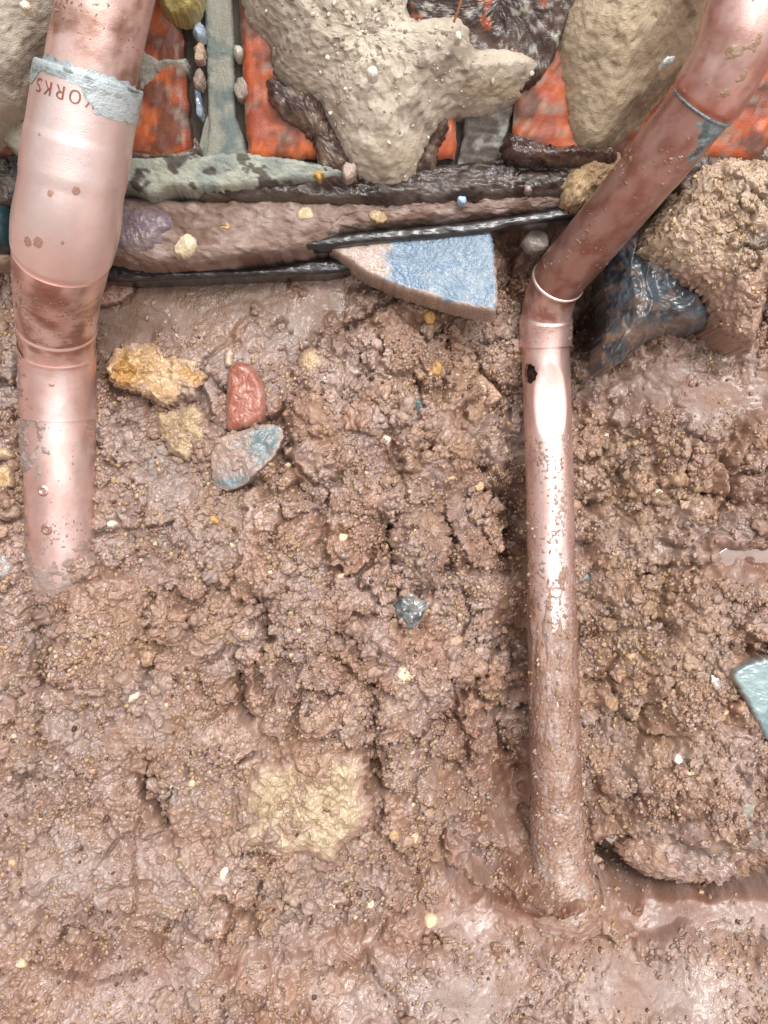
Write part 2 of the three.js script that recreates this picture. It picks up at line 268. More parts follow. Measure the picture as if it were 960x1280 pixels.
const CM = { base: lin('#9a7866'), pink: lin('#a48b80'), dark: lin('#5f3c2c'), rust: lin('#7d4a30'), sand: lin('#a68767'), slip: lin('#7f5f45'), grey: lin('#94857f'), black: lin('#3a2a22'), pale: lin('#b9a188') };
for (const k in CM) CM[k] = mul(CM[k], k === 'slip' ? 0.55 : k === 'rust' ? 0.62 : 0.82);
const RUSTS = [[640, 990, 40, 80, 0.8], [660, 1135, 120, 22, 0.8], [870, 1130, 130, 20, 0.8], [170, 1200, 130, 26, 0.5], [400, 1190, 110, 22, 0.6], [920, 705, 60, 30, 0.5], [940, 510, 60, 40, 0.6], [600, 1000, 50, 60, 0.5], [660, 820, 26, 80, 0.5], [740, 1040, 22, 60, 0.6], [590, 940, 40, 50, 0.6]];
const SLIPS = [[280, 370, 130, 46, 1], [180, 400, 60, 40, 0.9], [410, 390, 50, 36, 0.7], [50, 830, 26, 120, 0.4]];
const GREYS = [[320, 460, 60, 40, 0.8], [370, 430, 60, 40, 0.7], [200, 600, 90, 100, 0.7], [90, 1090, 150, 90, 0.5], [230, 1000, 60, 50, 0.45], [420, 1090, 80, 60, 0.3], [560, 1250, 90, 50, 0.6], [840, 1245, 160, 60, 0.5], [640, 1260, 80, 40, 0.5], [60, 940, 90, 80, 0.3], [250, 560, 60, 40, 0.6], [15, 480, 30, 60, 0.7], [900, 660, 40, 24, 0.5], [820, 520, 90, 40, 0.3], [940, 1030, 50, 40, 0.4]];
const SANDS = [[800, 620, 90, 80, 0.6], [830, 780, 100, 100, 0.6], [800, 900, 80, 80, 0.5], [570, 470, 70, 60, 0.4], [380, 1000, 90, 70, 0.7], [150, 790, 80, 50, 0.45], [250, 900, 60, 40, 0.3], [870, 880, 60, 60, 0.4], [300, 640, 50, 50, 0.3]];
function mudColour(qx, qy, x, y) {
  let c = mix(CM.base, CM.pink, step(-0.3, 0.3, f2(x * 0.06, y * 0.06, 51, 4)));
  c = mix(c, CM.rust, 0.35 * step(0.1, 0.5, f2(x * 0.05 + 7, y * 0.05, 52, 4)));
  const jig = 0.75 + 0.5 * f2(x * 0.12, y * 0.12, 53, 3);
  c = mix(c, CM.grey, clamp(blobs(GREYS, qx, qy) * jig)); c = mix(c, CM.sand, clamp(0.95 * blobs(SANDS, qx, qy) * jig)); c = mix(c, CM.rust, clamp(1.05 * blobs(RUSTS, qx, qy) * jig));
  c = mix(c, CM.slip, clamp(1.1 * blobs(SLIPS, qx, qy) * (0.5 + 0.5 * jig)));
  const k = look.crumb;
  c = mix(c, look.id2 > 0.5 ? CM.sand : CM.dark, k * 0.34 * Math.abs(look.id2 - 0.5) * 2 * step(0.3, 0.6, h01(look.id2 * 4095 | 0, 3, 1)));
  c = mul(c, 1 + k * 0.22 * (look.id1 - 0.5));
  c = mul(c, 1 + k * 0.3 * (look.id3 - 0.5));
  return mul(c, 1 + (0.05 + 0.12 * k) * n2(x * 1.6, y * 1.6, 55) + 0.06 * n2(x * 3.1, y * 3.1, 56));
}
function mudHeight(px, py) { const w = macro(px, py), p = P(px, py, w); return w + relief(px, py, p[0], p[1]); }
function gradedLine(a, b, stepIn, lo, hi) {                          // fine between a and b, coarser beyond
  const v = []; for (let x = a; x <= b + 1e-6; x += stepIn) v.push(x);
  let s = stepIn, x = a; const l = []; while (x > lo) { s *= 1.16; x -= s; l.unshift(x); }
  s = stepIn; x = v[v.length - 1]; const r = []; while (x < hi) { s *= 1.16; x += s; r.push(x); }
  return [...l, ...v, ...r];
}
{
  const xs = gradedLine(-126, 126, 0.315, -900, 900), ys = gradedLine(-170, 82, 0.315, -700, 240), nx = xs.length, ny = ys.length;
  const pos = new Float32Array(nx * ny * 3), col = new Float32Array(nx * ny * 3), uv = new Float32Array(nx * ny * 2), idx = new Uint32Array((nx - 1) * (ny - 1) * 6);
  for (let j = 0; j < ny; j++) for (let i = 0; i < nx; i++) {
    const x = xs[i], y = ys[j], far = y < -175 ? (-175 - y) : 0; let w = -5, q;
    const yy = Math.max(y, -185), xx = clamp(x, -190, 190);
    for (let k = 0; k < 3; k++) { q = inv(xx, yy, w); w = macro(q[0], q[1]); }
    const z = w + relief(q[0], q[1], x, y) + far * 1.05 + 0.25 * Math.max(0, Math.abs(x) - 150);
    const c = mudColour(q[0], q[1], x, y), k = j * nx + i;
    pos[k * 3] = x; pos[k * 3 + 1] = y; pos[k * 3 + 2] = z; col.set(c, k * 3); uv[k * 2] = x * 0.001; uv[k * 2 + 1] = y * 0.001;
  }
  let t = 0;
  for (let j = 0; j < ny - 1; j++) for (let i = 0; i < nx - 1; i++) { const a = j * nx + i, b = a + 1, c = a + nx, d = c + 1; idx[t++] = a; idx[t++] = b; idx[t++] = d; idx[t++] = a; idx[t++] = d; idx[t++] = c; }
  const g = new THREE.BufferGeometry();
  g.setAttribute('position', new THREE.BufferAttribute(pos, 3)); g.setAttribute('color', new THREE.BufferAttribute(col, 3)); g.setAttribute('uv', new THREE.BufferAttribute(uv, 2)); g.setIndex(new THREE.BufferAttribute(idx, 1)); g.computeVertexNormals();
  solid('ground', g, mudMat, 'wet pinkish brown mud bank of the trench', undefined, undefined, 'structure');
}

// ---------------------------------------------------------------- the brick wall
// soldier bricks on end, 65 mm wide at a 76 mm pitch; the face leans out over the bank
const WT = 25 * Math.PI / 180, wallUp = [0, Math.cos(WT), Math.sin(WT)], wallOut = [0, -Math.sin(WT), Math.cos(WT)];
const W0 = P(480, 205, 17);                                          // foot of the brick faces
const wallPt = (x, up, out) => [x, W0[1] + up * wallUp[1] + out * wallOut[1], W0[2] + up * wallUp[2] + out * wallOut[2]];
const wall = thing('brick_wall', wallPt(0, 0, -60), 'wet orange brick wall with soldier bricks above grey mortar bed', 'wall');
const BR = { a: lin('#a64c28'), b: lin('#8c4229'), c: lin('#bc6133'), d: lin('#5b3a2e'), g: lin('#8d8f82') };
function brick(x0, x1, u0, u1, seed, dirt) {
  const g = new THREE.BoxGeometry(x1 - x0, u1 - u0, 60, 70, 70, 8), p = g.attributes.position, col = [], uv = [];
  for (let i = 0; i < p.count; i++) {
    let x = p.getX(i) + (x0 + x1) / 2, u = p.getY(i) + (u0 + u1) / 2, z = p.getZ(i) - 30;
    const ex = Math.min(x - x0, x1 - x), eu = Math.min(u - u0, u1 - u), ed = Math.min(ex, eu);
    if (z > -1) z -= 1.5 * Math.pow(1 - clamp(ed / 2.4), 2);
    z += (z > -3 ? 1 : 0.2) * (0.5 * f2(x * 0.22, u * 0.22, seed, 4) + 0.3 * f2(x * 0.5, u * 0.5, seed + 2, 4) - 0.5 * step(0.3, 0.5, n2(x * 0.7, u * 0.7, seed + 3)));
    if (ex < 1) x += 0.5 * n2(u * 0.3, seed, 4); if (eu < 1) u += 0.5 * n2(x * 0.3, seed, 5);
    const q = wallPt(x, u, z); p.setXYZ(i, q[0], q[1], q[2]); uv.push(x * 0.001, u * 0.001);
    let c = mix(BR.a, BR.c, step(-0.2, 0.4, f2(x * 0.14, u * 0.14, seed + 7, 4))); c = mix(c, BR.b, 0.8 * step(0, 0.4, f2(x * 0.1, u * 0.12, seed + 8, 3)));
    c = mix(c, BR.d, clamp(dirt * step(0.0, 0.3, f2(x * 0.09, u * 0.13, seed + 9, 4)) + 0.5 * step(1.6, 0, ed)));
    c = mix(c, BR.g, dirt * 0.5 * step(0.28, 0.36, f2(x * 0.16, u * 0.3, seed + 11, 4)));
    c = mul(c, 1 + 0.25 * n2(x * 1.3, u * 1.3, seed)); col.push(...c);
  }
  g.setAttribute('color', new THREE.Float32BufferAttribute(col, 3)); g.setAttribute('uv', new THREE.Float32BufferAttribute(uv, 2)); g.computeVertexNormals();
  return g;
}
{
  const pitch = 75.9, j0 = -47.3; let s = 40;
  for (let k = -2; k <= 3; k++) part('brick', wall, brick(j0 + k * pitch + (k === 2 ? 10 : 8), j0 + (k + 1) * pitch - (k === 1 ? -6 : 8), 1, 103, s += 13, [0.8, 0.8, 0.7, 0.9, 0.45, 0.7][k + 2]), brickMat);
  for (let c = 0; c < 3; c++) for (let k = -1; k < 2; k++) { const x0 = k * 225 - 112 + (c % 2) * 112; part('brick', wall, brick(x0 + 5, x0 + 220, 115 + c * 75, 180 + c * 75, s += 13, 0.4), brickMat); }
  const mc = stain(lin('#6f6a5e'), lin('#8b8576'), 0.8, 0.12, 61), core = new THREE.BoxGeometry(480, 352, 50, 120, 90, 1), p = core.attributes.position, col = [], uv = [];
  for (let i = 0; i < p.count; i++) { let x = p.getX(i), u = p.getY(i) + 165, z = p.getZ(i) - 31 + 0.9 * f2(x * 0.2, p.getY(i) * 0.2, 62, 4); const q = wallPt(x, u, z); p.setXYZ(i, ...q); uv.push(x * 0.001, u * 0.001); col.push(...mix(mc(x, u, z), lin('#33261f'), 0.7)); }
  core.setAttribute('color', new THREE.Float32BufferAttribute(col, 3)); core.setAttribute('uv', new THREE.Float32BufferAttribute(uv, 2)); core.computeVertexNormals();
  part('mortar', wall, core, mortarMat);
  const green = stain(lin('#98998b'), lin('#7c8179'), 0.9, 0.16, 63), dk = lin('#33271f');
  const greenish = (x, y, z, t) => mix(green(x, y, z), dk, 0.85 * step(0.25, 0.42, f3(x * 0.2, y * 0.3, z * 0.1, 66, 4)));
  // the flared mortar strip between the two bricks and the bed it stands on
  part('mortar_joint', wall, lump([[262, -60], [260, 60], [256, 150], [250, 178], [232, 202], [268, 212], [312, 206], [306, 178], [293, 140], [296, 60], [297, -60]], 22, { thick: 3.2, bevel: 2, e: 3, back: 12, N: 220, K: 24, seed: 12, smooth: 0.2, rough: 0.2, fine: 0.12, tilt: [0, 0.47], color: stain(lin('#8f8d80'), lin('#66706c'), 0.95, 0.2, 64) }), mortarMat);
  part('mortar_joint', wall, lump([[585, 130], [640, 118], [634, 165], [626, 205], [575, 210], [578, 170]], 17, { thick: 2.4, bevel: 1.6, e: 3, N: 140, K: 24, seed: 13, rough: 0.25, tilt: [0, 0.47], extra: (x, y, t) => 0.6 * t * n2(x * 0.12, y * 0.75, 5), color: stain(lin('#4e463e'), lin('#85827a'), 0.9, 0.2, 65) }), mortarMat);
  part('mortar_bed', wall, lump([[100, 205], [180, 202], [240, 200], [310, 198], [360, 204], [420, 214], [430, 226], [380, 232], [300, 240], [250, 243], [215, 240], [190, 249], [160, 238], [110, 240]], 16, { spine: true, thick: 5, bevel: 2, e: 2.5, back: 16, N: 300, K: 20, seed: 14, rough: 0.35, fine: 0.15, wobble: 0.7, tilt: [0, 0.3], color: greenish }), mortarMat);
  part('mortar_bed', wall, lump([[-60, 195], [0, 198], [40, 195], [40, 250], [0, 262], [-60, 262]], 13, { spine: true, thick: 5, bevel: 3, N: 160, K: 20, seed: 15, rough: 0.8, wobble: 0.6, color: stain(lin('#2f2620'), lin('#5a4d42'), 0.8, 0.2, 67) }), stoneMat);
  part('mortar_bed', wall, lump([[860, 185], [960, 165], [1020, 160], [1020, 260], [860, 260]], 13, { spine: true, thick: 4, bevel: 3, N: 120, K: 18, seed: 16, rough: 0.8, color: stain(lin('#3a2a22'), lin('#6a5444'), 0.8, 0.2, 68) }), stoneMat);
}
const tar = stain(lin('#2a1d18'), lin('#544840'), 0.8, 0.2, 71, 0.2);
solid('tar_band', gritOn(lump([[300, 226], [360, 214], [430, 212], [520, 212], [600, 204], [636, 196], [690, 190], [722, 198], [738, 218], [715, 246], [640, 250], [560, 256], [470, 258], [390, 256], [330, 254], [250, 252]], 12, { spine: true, thick: 5, bevel: 2.6, back: 14, N: 340, K: 18, seed: 17, rough: 0.5, wobble: 0.5, extra: (x, y, t) => 0.8 * t * n2(x * 0.09, y * 0.4, 8) + 0.5 * t * f2(x * 0.5, y * 0.6, 9, 3), color: tar }), 200, [lin('#6c5c50'), lin('#3a2c26'), lin('#9a8b7c')], 7), stoneMat, 'ragged dark brown tarry layer under the bricks, above the footing', 'tar layer');
solid('footing', gritOn(lump([[100, 258], [180, 252], [240, 256], [330, 252], [430, 258], [520, 250], [560, 246], [600, 246], [660, 248], [720, 250], [718, 264], [640, 274], [560, 284], [470, 292], [420, 300], [405, 315], [330, 326], [250, 336], [190, 338], [140, 330], [100, 330]], 5, { spine: true, thick: 8, bevel: 3.2, e: 2.6, back: 16, N: 400, K: 24, seed: 18, rough: 0.9, fine: 0.3, scale: 0.3, wobble: 0.7, extra: (x, y, t) => { const q = worley(x / 3.5, y / 3.5, 77); return 0.7 * t * (0.5 - q.f1 * q.f1); }, color: (x, y, z, t) => mix(stain(lin('#7d675c'), lin('#97837a'), 0.8, 0.2, 72, 0.18)(x, y, z), lin('#5b4031'), 0.7 * step(0.1, 0.4, f3(x * 0.1, y * 0.2, z * 0.1, 73, 3))) }), 420, [lin('#8a7468'), lin('#a08b7c'), lin('#6c5549'), lin('#b7a58f')], 6), mortarMat, 'pinkish grey rough concrete footing strip running under the brickwork', 'footing');
const board = stain(lin('#3a2b25'), lin('#57463c'), 0.9, 0.15, 74, 0.2);
solid('stained_slab', lump([[500, -50], [512, 30], [560, 48], [596, 66], [640, 84], [650, 106], [676, 92], [694, 70], [712, 28], [724, -6], [742, -50]], 33, { thick: 4.5, bevel: 1.6, e: 3, back: 8, N: 240, K: 34, seed: 19, smooth: 0.15, rough: 0.45, fine: 0.2, tilt: [-0.05, 0.47], extra: (x, y, t) => 0.5 * t * step(0.25, 0.5, f2(x * 0.5, y * 0.5, 7, 3)), color: (x, y, z) => mix(mix(board(x, y, z), lin('#8f8a80'), step(0.36, 0.46, f2(x * 0.33, y * 0.33, 75, 3))), lin('#8a4a30'), step(0.5, 0.56, f2(x * 0.2 + 3, y * 0.2, 76, 3))) }), stoneMat, 'dark brown slab crusted with pale specks, behind the middle mortar lump', 'slab');

// ---------------------------------------------------------------- mortar lumps hanging over the bricks
const grout = (a, b, s) => { const f = stain(lin(a), lin(b), 0.85, 0.07, s, 0.1); return (x, y, z, t) => mix(f(x, y, z), lin('#4a3626'), 0.55 * step(0.3, 0.5, f3(x * 0.1, y * 0.1, z * 0.1, s + 9, 4))); };
const L1 = [[285, -70], [304, 10], [312, 40], [336, 62], [342, 96], [360, 110], [396, 128], [410, 150], [424, 178], [440, 203], [462, 213], [482, 220], [512, 212], [528, 192], [537, 168], [552, 150], [572, 134], [600, 134], [640, 124], [664, 106], [673, 84], [655, 72], [626, 66], [595, 66], [588, 48], [570, 36], [520, 36], [516, 26], [532, 0], [545, -70]];
const ridge = (x, y) => { const a = P(330, 40, 34), b = P(425, 170, 34); let q = (x - a[0]) * 0.75 + (y - a[1]) * 0.55; return 0; };
solid('mortar_lump', gritOn(lump(L1, 27, { thick: 11, bevel: 11, e: 2, back: 10, N: 420, K: 90, seed: 21, smooth: 0.5, rough: 0.95, fine: 0.22, scale: 0.17, wobble: 0.5, tilt: [0, 0.44], centre: [450, 70], dome: 5, extra: (x, y, t) => t * (2.6 * f2(x * 0.045 + 3, y * 0.03, 23, 3) - 1.3 * Math.pow(1 - Math.abs(n2(x * 0.06 + y * 0.05, y * 0.03 - x * 0.02, 24)), 5) - 0.7 * step(0.32, 0.5, n2(x * 0.32, y * 0.32, 26))), color: (x, y, z, t, h, d) => { const q = inv(x, y, z), c = grout('#a89b8b', '#b9ad9c', 81)(x, y, z, t); const edge = bell(q[0], q[1], 330, 80, 26, 50, 0.3) * (0.7 + 0.8 * f2(x * 0.2, y * 0.2, 88, 3)); return mix(mix(c, lin('#51463c'), clamp(edge)), lin('#8f7a5c'), 0.6 * bell(q[0], q[1], 620, 112, 60, 16) + 0.5 * bell(q[0], q[1], 510, 200, 40, 26)); } }), 420, [lin('#b9ad9c'), lin('#9b8d7c'), lin('#cfc6b6'), lin('#7d6e5e')], 9), mortarMat, 'big grey beige mortar lump with a drooping tongue in the middle', 'mortar lump');
solid('mortar_lump', lump([[-70, -70], [110, -70], [98, 0], [84, 34], [62, 55], [48, 72], [38, 90], [22, 112], [12, 126], [-6, 130], [-70, 150]], 48, { thick: 12, bevel: 10, back: 12, N: 260, K: 60, seed: 31, rough: 0.7, fine: 0.18, scale: 0.16, tilt: [0, 0.3], dome: 3, color: grout('#a3988a', '#b4a998', 82) }), mortarMat, 'pale grey mortar lump in the top corner beside the thick copper pipe', 'mortar lump');
solid('mortar_lump', lump([[738, -70], [706, 20], [697, 55], [704, 90], [714, 128], [724, 158], [740, 180], [756, 182], [776, 170], [806, 146], [838, 112], [868, 70], [886, 24], [900, -70]], 29, { thick: 14, bevel: 13, e: 2, back: 10, N: 320, K: 70, seed: 41, rough: 0.8, fine: 0.2, scale: 0.16, tilt: [0, 0.44], dome: 5, wobble: 0.3, extra: (x, y, t) => t * (1.6 * f2(x * 0.05, y * 0.05, 42, 3) - 0.9 * step(0.25, 0.5, n2(x * 0.28, y * 0.28, 46))), color: grout('#9a8870', '#ac9a81', 83) }), mortarMat, 'smooth tan mortar lump hanging point down beside the thin copper pipe', 'mortar lump');
solid('mortar_lump', lump([[20, 100], [50, 75], [70, 130], [60, 190], [30, 200], [-10, 150]], 30, { thick: 5, bevel: 5, N: 120, K: 24, seed: 43, rough: 0.8, color: grout('#8d8474', '#756a5b', 84) }), mortarMat, 'grey mortar smear squeezed behind the thick pipe', 'mortar lump');
solid('mortar_lump', lump([[175, 68], [205, 76], [235, 78], [232, 92], [210, 90], [190, 108], [172, 112]], 25.5, { thick: 3, bevel: 2.5, N: 120, K: 20, seed: 44, rough: 0.4, tilt: [0, 0.44], wobble: 0.5, color: stain(lin('#9a978a'), lin('#7b776b'), 0.7, 0.3, 85) }), mortarMat, 'small grey mortar dab stuck on the brick beside the thick pipe', 'mortar lump');
solid('mortar_lump', lump([[698, 238], [716, 212], [738, 196], [752, 204], [762, 190], [782, 204], [770, 226], [744, 244], [724, 262], [706, 262]], 14, { thick: 6, bevel: 4, N: 160, K: 30, seed: 45, rough: 1.1, fine: 0.35, scale: 0.4, wobble: 0.6, color: stain(lin('#9b8061'), lin('#b39a78'), 0.8, 0.25, 86, 0.2) }), mortarMat, 'crumbly sandy mortar crumb tucked behind the slanting thin pipe', 'mortar lump');

const smear = stain(lin('#41302a'), lin('#6d5a4d'), 0.8, 0.3, 87, 0.2);
solid('mud_smear', lump([[340, 112], [372, 122], [398, 132], [416, 166], [440, 204], [446, 226], [402, 224], [396, 190], [380, 166], [352, 150], [338, 128]], 21, { thick: 4, bevel: 3, back: 12, N: 180, K: 26, seed: 46, rough: 0.8, fine: 0.3, wobble: 0.9, tilt: [0, 0.44], color: smear }), stoneMat, 'dark crusty mud smear on the brick beside the drooping mortar tongue', 'mud smear');
solid('mud_smear', lump([[516, 214], [528, 192], [542, 166], [556, 152], [560, 166], [548, 190], [544, 212]], 18, { thick: 4, bevel: 3, back: 12, N: 120, K: 22, seed: 47, rough: 0.7, fine: 0.3, wobble: 0.7, tilt: [0, 0.44], color: smear }), stoneMat, 'dark mud smear under the arm of the middle mortar lump', 'mud smear');
solid('mud_smear', lump([[634, 172], [660, 178], [690, 184], [720, 186], [748, 186], [766, 188], [764, 204], [720, 206], [660, 206], [630, 200]], 19, { thick: 4, bevel: 3, back: 14, N: 160, K: 20, seed: 48, spine: true, rough: 0.8, fine: 0.3, wobble: 0.8, tilt: [0, 0.44], color: stain(lin('#3a2721'), lin('#5b453b'), 0.8, 0.3, 89, 0.2) }), stoneMat, 'dark brown smear along the foot of the bright orange brick', 'mud smear');
solid('mud_smear', lump([[158, 190], [190, 194], [236, 190], [246, 176], [250, 196], [236, 206], [180, 206], [150, 204]], 19, { thick: 3.4, bevel: 2.4, back: 12, N: 130, K: 18, seed: 49, rough: 0.6, fine: 0.3, wobble: 0.6, spine: true, tilt: [0, 0.4], color: stain(lin('#54453b'), lin('#7d7467'), 0.8, 0.3, 90, 0.2) }), stoneMat, 'brown smear along the foot of the brick beside the thick pipe', 'mud smear');

// ---------------------------------------------------------------- plastic sheet, slate and clods along the footing
const blk = stain(lin('#1d1a1a'), lin('#3a3330'), 0.6, 0.3, 91);
solid('plastic_strip', lump([[384, 303], [450, 291], [560, 281], [650, 269], [718, 258], [728, 272], [640, 284], [600, 293], [470, 304], [396, 311]], 11, { spine: true, thick: 1.6, bevel: 1.4, N: 240, K: 10, seed: 51, rough: 0.25, wobble: 0.3, color: blk, back: 5 }), plasticMat, 'black plastic strip edge lying along the top of the blue slate', 'plastic strip');
solid('plastic_strip', lump([[125, 318], [160, 332], [250, 338], [330, 336], [400, 325], [440, 330], [420, 342], [300, 347], [180, 352], [130, 350]], 1, { spine: true, thick: 1.6, bevel: 1.4, N: 240, K: 10, seed: 52, rough: 0.3, wobble: 0.3, color: blk, back: 8 }), plasticMat, 'black plastic strip edge between the footing and the brown slip', 'plastic strip');
solid('slate_shard', gritOn(lump([[412, 314], [440, 308], [470, 302], [545, 289], [612, 284], [619, 330], [622, 380], [616, 397], [570, 388], [500, 366], [456, 346]], 6, { thick: 5, bevel: 1.5, e: 2.4, back: 9, N: 300, K: 40, seed: 53, smooth: 0.1, rough: 0.16, fine: 0.14, scale: 0.3, wobble: 0.3, tilt: [0.02, -0.08], color: (x, y, z, t, h, d) => { const q = inv(x, y, z); const s = stain(lin('#637687'), lin('#778590'), 0.9, 0.22, 92, 0.1)(x, y, z); const m = stain(lin('#a89488'), lin('#97837a'), 0.7, 0.4, 93, 0.15)(x, y, z); const j = 9 * f2(x * 0.3, y * 0.3, 94, 3); return mix(mix(s, lin('#56708a'), 0.6 * step(0.25, 0.5, f2(x * 0.12, y * 0.2, 95, 3))), m, clamp(step(488, 476, q[0] + j) + step(1.7, 0.8, d + 0.1 * j) * step(300, 330, q[1]))); } }), 70, [CM.base, CM.pink, CM.sand], 4), stoneMat, 'blue grey triangular slate shard jutting out below the footing', 'slate');
const sandy = stain(lin('#a8907a'), lin('#b8a490'), 0.8, 0.2, 96, 0.2), pinkish = stain(lin('#a08272'), lin('#8d7264'), 0.7, 0.2, 97, 0.2);
solid('sandy_clod', gritOn(lump([[1030, 180], [960, 200], [900, 200], [872, 206], [850, 222], [838, 248], [822, 272], [806, 290], [792, 318], [820, 338], [850, 358], [880, 376], [890, 400], [915, 428], [935, 432], [944, 410], [950, 384], [960, 360], [1030, 350]], 8, { thick: 13, bevel: 9, back: 22, N: 520, K: 110, seed: 54, centre: [905, 300], rough: 1.5, fine: 0.3, scale: 0.22, wobble: 0.9, dome: 3, extra: (x, y, t) => { const w0 = worley(x / 11 + 0.7 * n2(x * 0.15, y * 0.15, 4), y / 11 + 0.7 * n2(x * 0.15, y * 0.15, 5), 64), g0 = (w0.id - 0.5) * 5 * step(0, 0.25, w0.f2 - w0.f1) - 2.5 * (1 - step(0, 0.2, w0.f2 - w0.f1)); const w = worley(x / 6 + n2(x * 0.3, y * 0.3, 2), y / 6 + n2(x * 0.3, y * 0.3, 3), 61), b = w.f2 - w.f1, l = w.id; const v = worley(x / 1.5, y / 1.5, 62); return t * (g0 + 1.0 * (l - 0.5) * step(0, 0.3, b) - 0.8 * (1 - step(0, 0.25, b)) * l + 0.3 * (0.5 - v.f1 * v.f1) + 1.6 * f2(x * 0.12, y * 0.12, 63, 4) - 2.5 * bell(...inv(x, y, 18), 885, 276, 14, 8)); }, color: (x, y, z) => { const q = inv(x, y, z); return mix(mix(sandy(x, y, z), pinkish(x, y, z), step(300, 380, q[1] + 40 * n2(x * 0.1, y * 0.1, 5))), lin('#6b625c'), 0.7 * bell(q[0], q[1], 950, 300, 30, 16)); } }), 700, [lin('#b99b72'), lin('#a98a66'), lin('#8d6f58'), lin('#c9b18c')], 5), stoneMat, 'large crumbly sandy clod with a pinkish lower end beside the thin pipe', 'clod');
solid('plastic_sheet', gritOn(lump([[764, 292], [788, 290], [812, 312], [836, 332], [866, 358], [894, 386], [890, 404], [864, 416], [838, 416], [814, 422], [792, 436], [776, 452], [760, 462], [750, 456], [750, 430], [757, 400], [752, 350]], 0, { thick: 7, bevel: 6, back: 14, N: 260, K: 50, seed: 55, centre: [792, 372], rough: 0.7, fine: 0.1, scale: 0.22, wobble: 0.6, dome: 4, extra: (x, y, t) => t * 2.0 * (0.6 - Math.abs(n2(x * 0.12 + y * 0.06, y * 0.08 - x * 0.1, 56)) * 2), color: (x, y, z) => { const q = inv(x, y, z), m = clamp(step(0.0, 0.3, f2(x * 0.22, y * 0.22, 98, 4)) * (0.5 + step(400, 440, q[1])) + 0.9 * bell(q[0], q[1], 800, 415, 26, 14)); return mix(stain(lin('#2c3035'), lin('#48525a'), 0.6, 0.2, 99)(x, y, z), stain(lin('#7d6656'), lin('#685448'), 0.6, 0.4, 100)(x, y, z), m * 0.85); } }), 260, [CM.base, CM.sand, CM.pink], 8), plasticMat, 'crumpled black plastic sheet smeared with mud below the slanting pipe', 'plastic sheet');

// ---------------------------------------------------------------- named stones on the bank
const S = (a, b, s, am = 0.8, sc = 0.3, g = 0.14) => stain(lin(a), lin(b), am, sc, s, g);
function stone(name, outline, dw, o, label, category, group, mat = stoneMat) {   // bedded in the mud: dw mm from the mud surface to the rim
  let cx = 0, cy = 0; outline.forEach((p) => { cx += p[0] / outline.length; cy += p[1] / outline.length; });
  const own = o.color, sd = o.seed; o.color = (x, y, z, t, h, d) => mix(own(x, y, z, t, h, d), mix(CM.base, CM.pink, 0.5), (o.mud ?? 0.62) * step(0.5, 0.15, t + 0.6 * f2(x * 0.35, y * 0.35, sd + 3, 4)));
  return solid(name, lump(outline, macro(cx, cy) + dw, { back: 6, N: 110, K: 24, ...o }), mat, label, category, group);
}
stone('yellow_stone', [[134, 462], [146, 436], [172, 428], [196, 432], [206, 444], [222, 446], [240, 452], [258, 470], [250, 486], [232, 488], [224, 506], [206, 510], [186, 500], [164, 490], [142, 482]], 1, { thick: 6, bevel: 5, N: 200, K: 44, seed: 61, rough: 1.3, fine: 0.35, scale: 0.36, wobble: 0.8, facet: 4, color: (x, y, z) => { const q = inv(x, y, z); return mix(S('#b0906a', '#c6a988', 101, 0.9, 0.3)(x, y, z), lin('#a8762c'), 0.8 * Math.max(bell(q[0], q[1], 152, 470, 22, 34), bell(q[0], q[1], 246, 470, 16, 16))); } }, 'knobbly ochre yellow stone beside the thick pipe', 'stone');
stone('yellow_stone', [[196, 520], [216, 514], [244, 506], [258, 522], [262, 548], [244, 562], [236, 576], [214, 566], [204, 552]], 0.5, { thick: 3.5, bevel: 3.5, N: 160, K: 34, seed: 62, rough: 0.9, fine: 0.3, scale: 0.4, wobble: 0.7, color: S('#aa9272', '#917860', 102, 0.9) }, 'dull yellow crumbly stone below the knobbly ochre one', 'stone');
stone('brick_fragment', [[285, 478], [286, 462], [296, 452], [312, 456], [326, 470], [334, 492], [332, 524], [318, 534], [286, 540], [283, 512]], 0.5, { thick: 4.5, bevel: 2.6, e: 2.4, N: 160, K: 32, seed: 63, smooth: 0.3, rough: 0.3, tilt: [0.05, 0], color: S('#8c4c3a', '#98604e', 103, 0.8) }, 'smooth red brick fragment standing on end in the mud', 'brick fragment', undefined, brickMat);
stone('grey_stone', [[262, 560], [278, 546], [304, 538], [330, 530], [350, 532], [356, 546], [344, 572], [326, 590], [310, 606], [286, 614], [268, 608], [264, 586]], 0.5, { thick: 4.5, bevel: 2.4, e: 2.5, mud: 0.85, N: 180, K: 36, seed: 64, rough: 0.5, facet: 3, smooth: 0.3, color: (x, y, z) => { const q = inv(x, y, z), k = clamp(1.3 * Math.max(bell(q[0], q[1], 334, 552, 24, 26), bell(q[0], q[1], 300, 604, 34, 11)) * (0.8 + 0.6 * f2(x * 0.3, y * 0.3, 7, 3))); return mix(S('#93796b', '#87746a', 104)(x, y, z), S('#5f7274', '#495a5e', 105)(x, y, z), k); } }, 'blue grey stone half coated in mud under the red brick fragment', 'stone');
stone('slate_shard', [[912, 842], [930, 828], [960, 820], [1000, 830], [1000, 936], [958, 926], [944, 902], [928, 872]], 2.6, { thick: 2.6, bevel: 1.4, e: 2.6, N: 150, K: 30, seed: 65, smooth: 0.3, rough: 0.2, wobble: 0.35, color: S('#5f7475', '#7b8d8d', 106, 0.9, 0.2) }, 'wet grey green slate with a light rim at the edge of the picture', 'slate', undefined, wetMat);
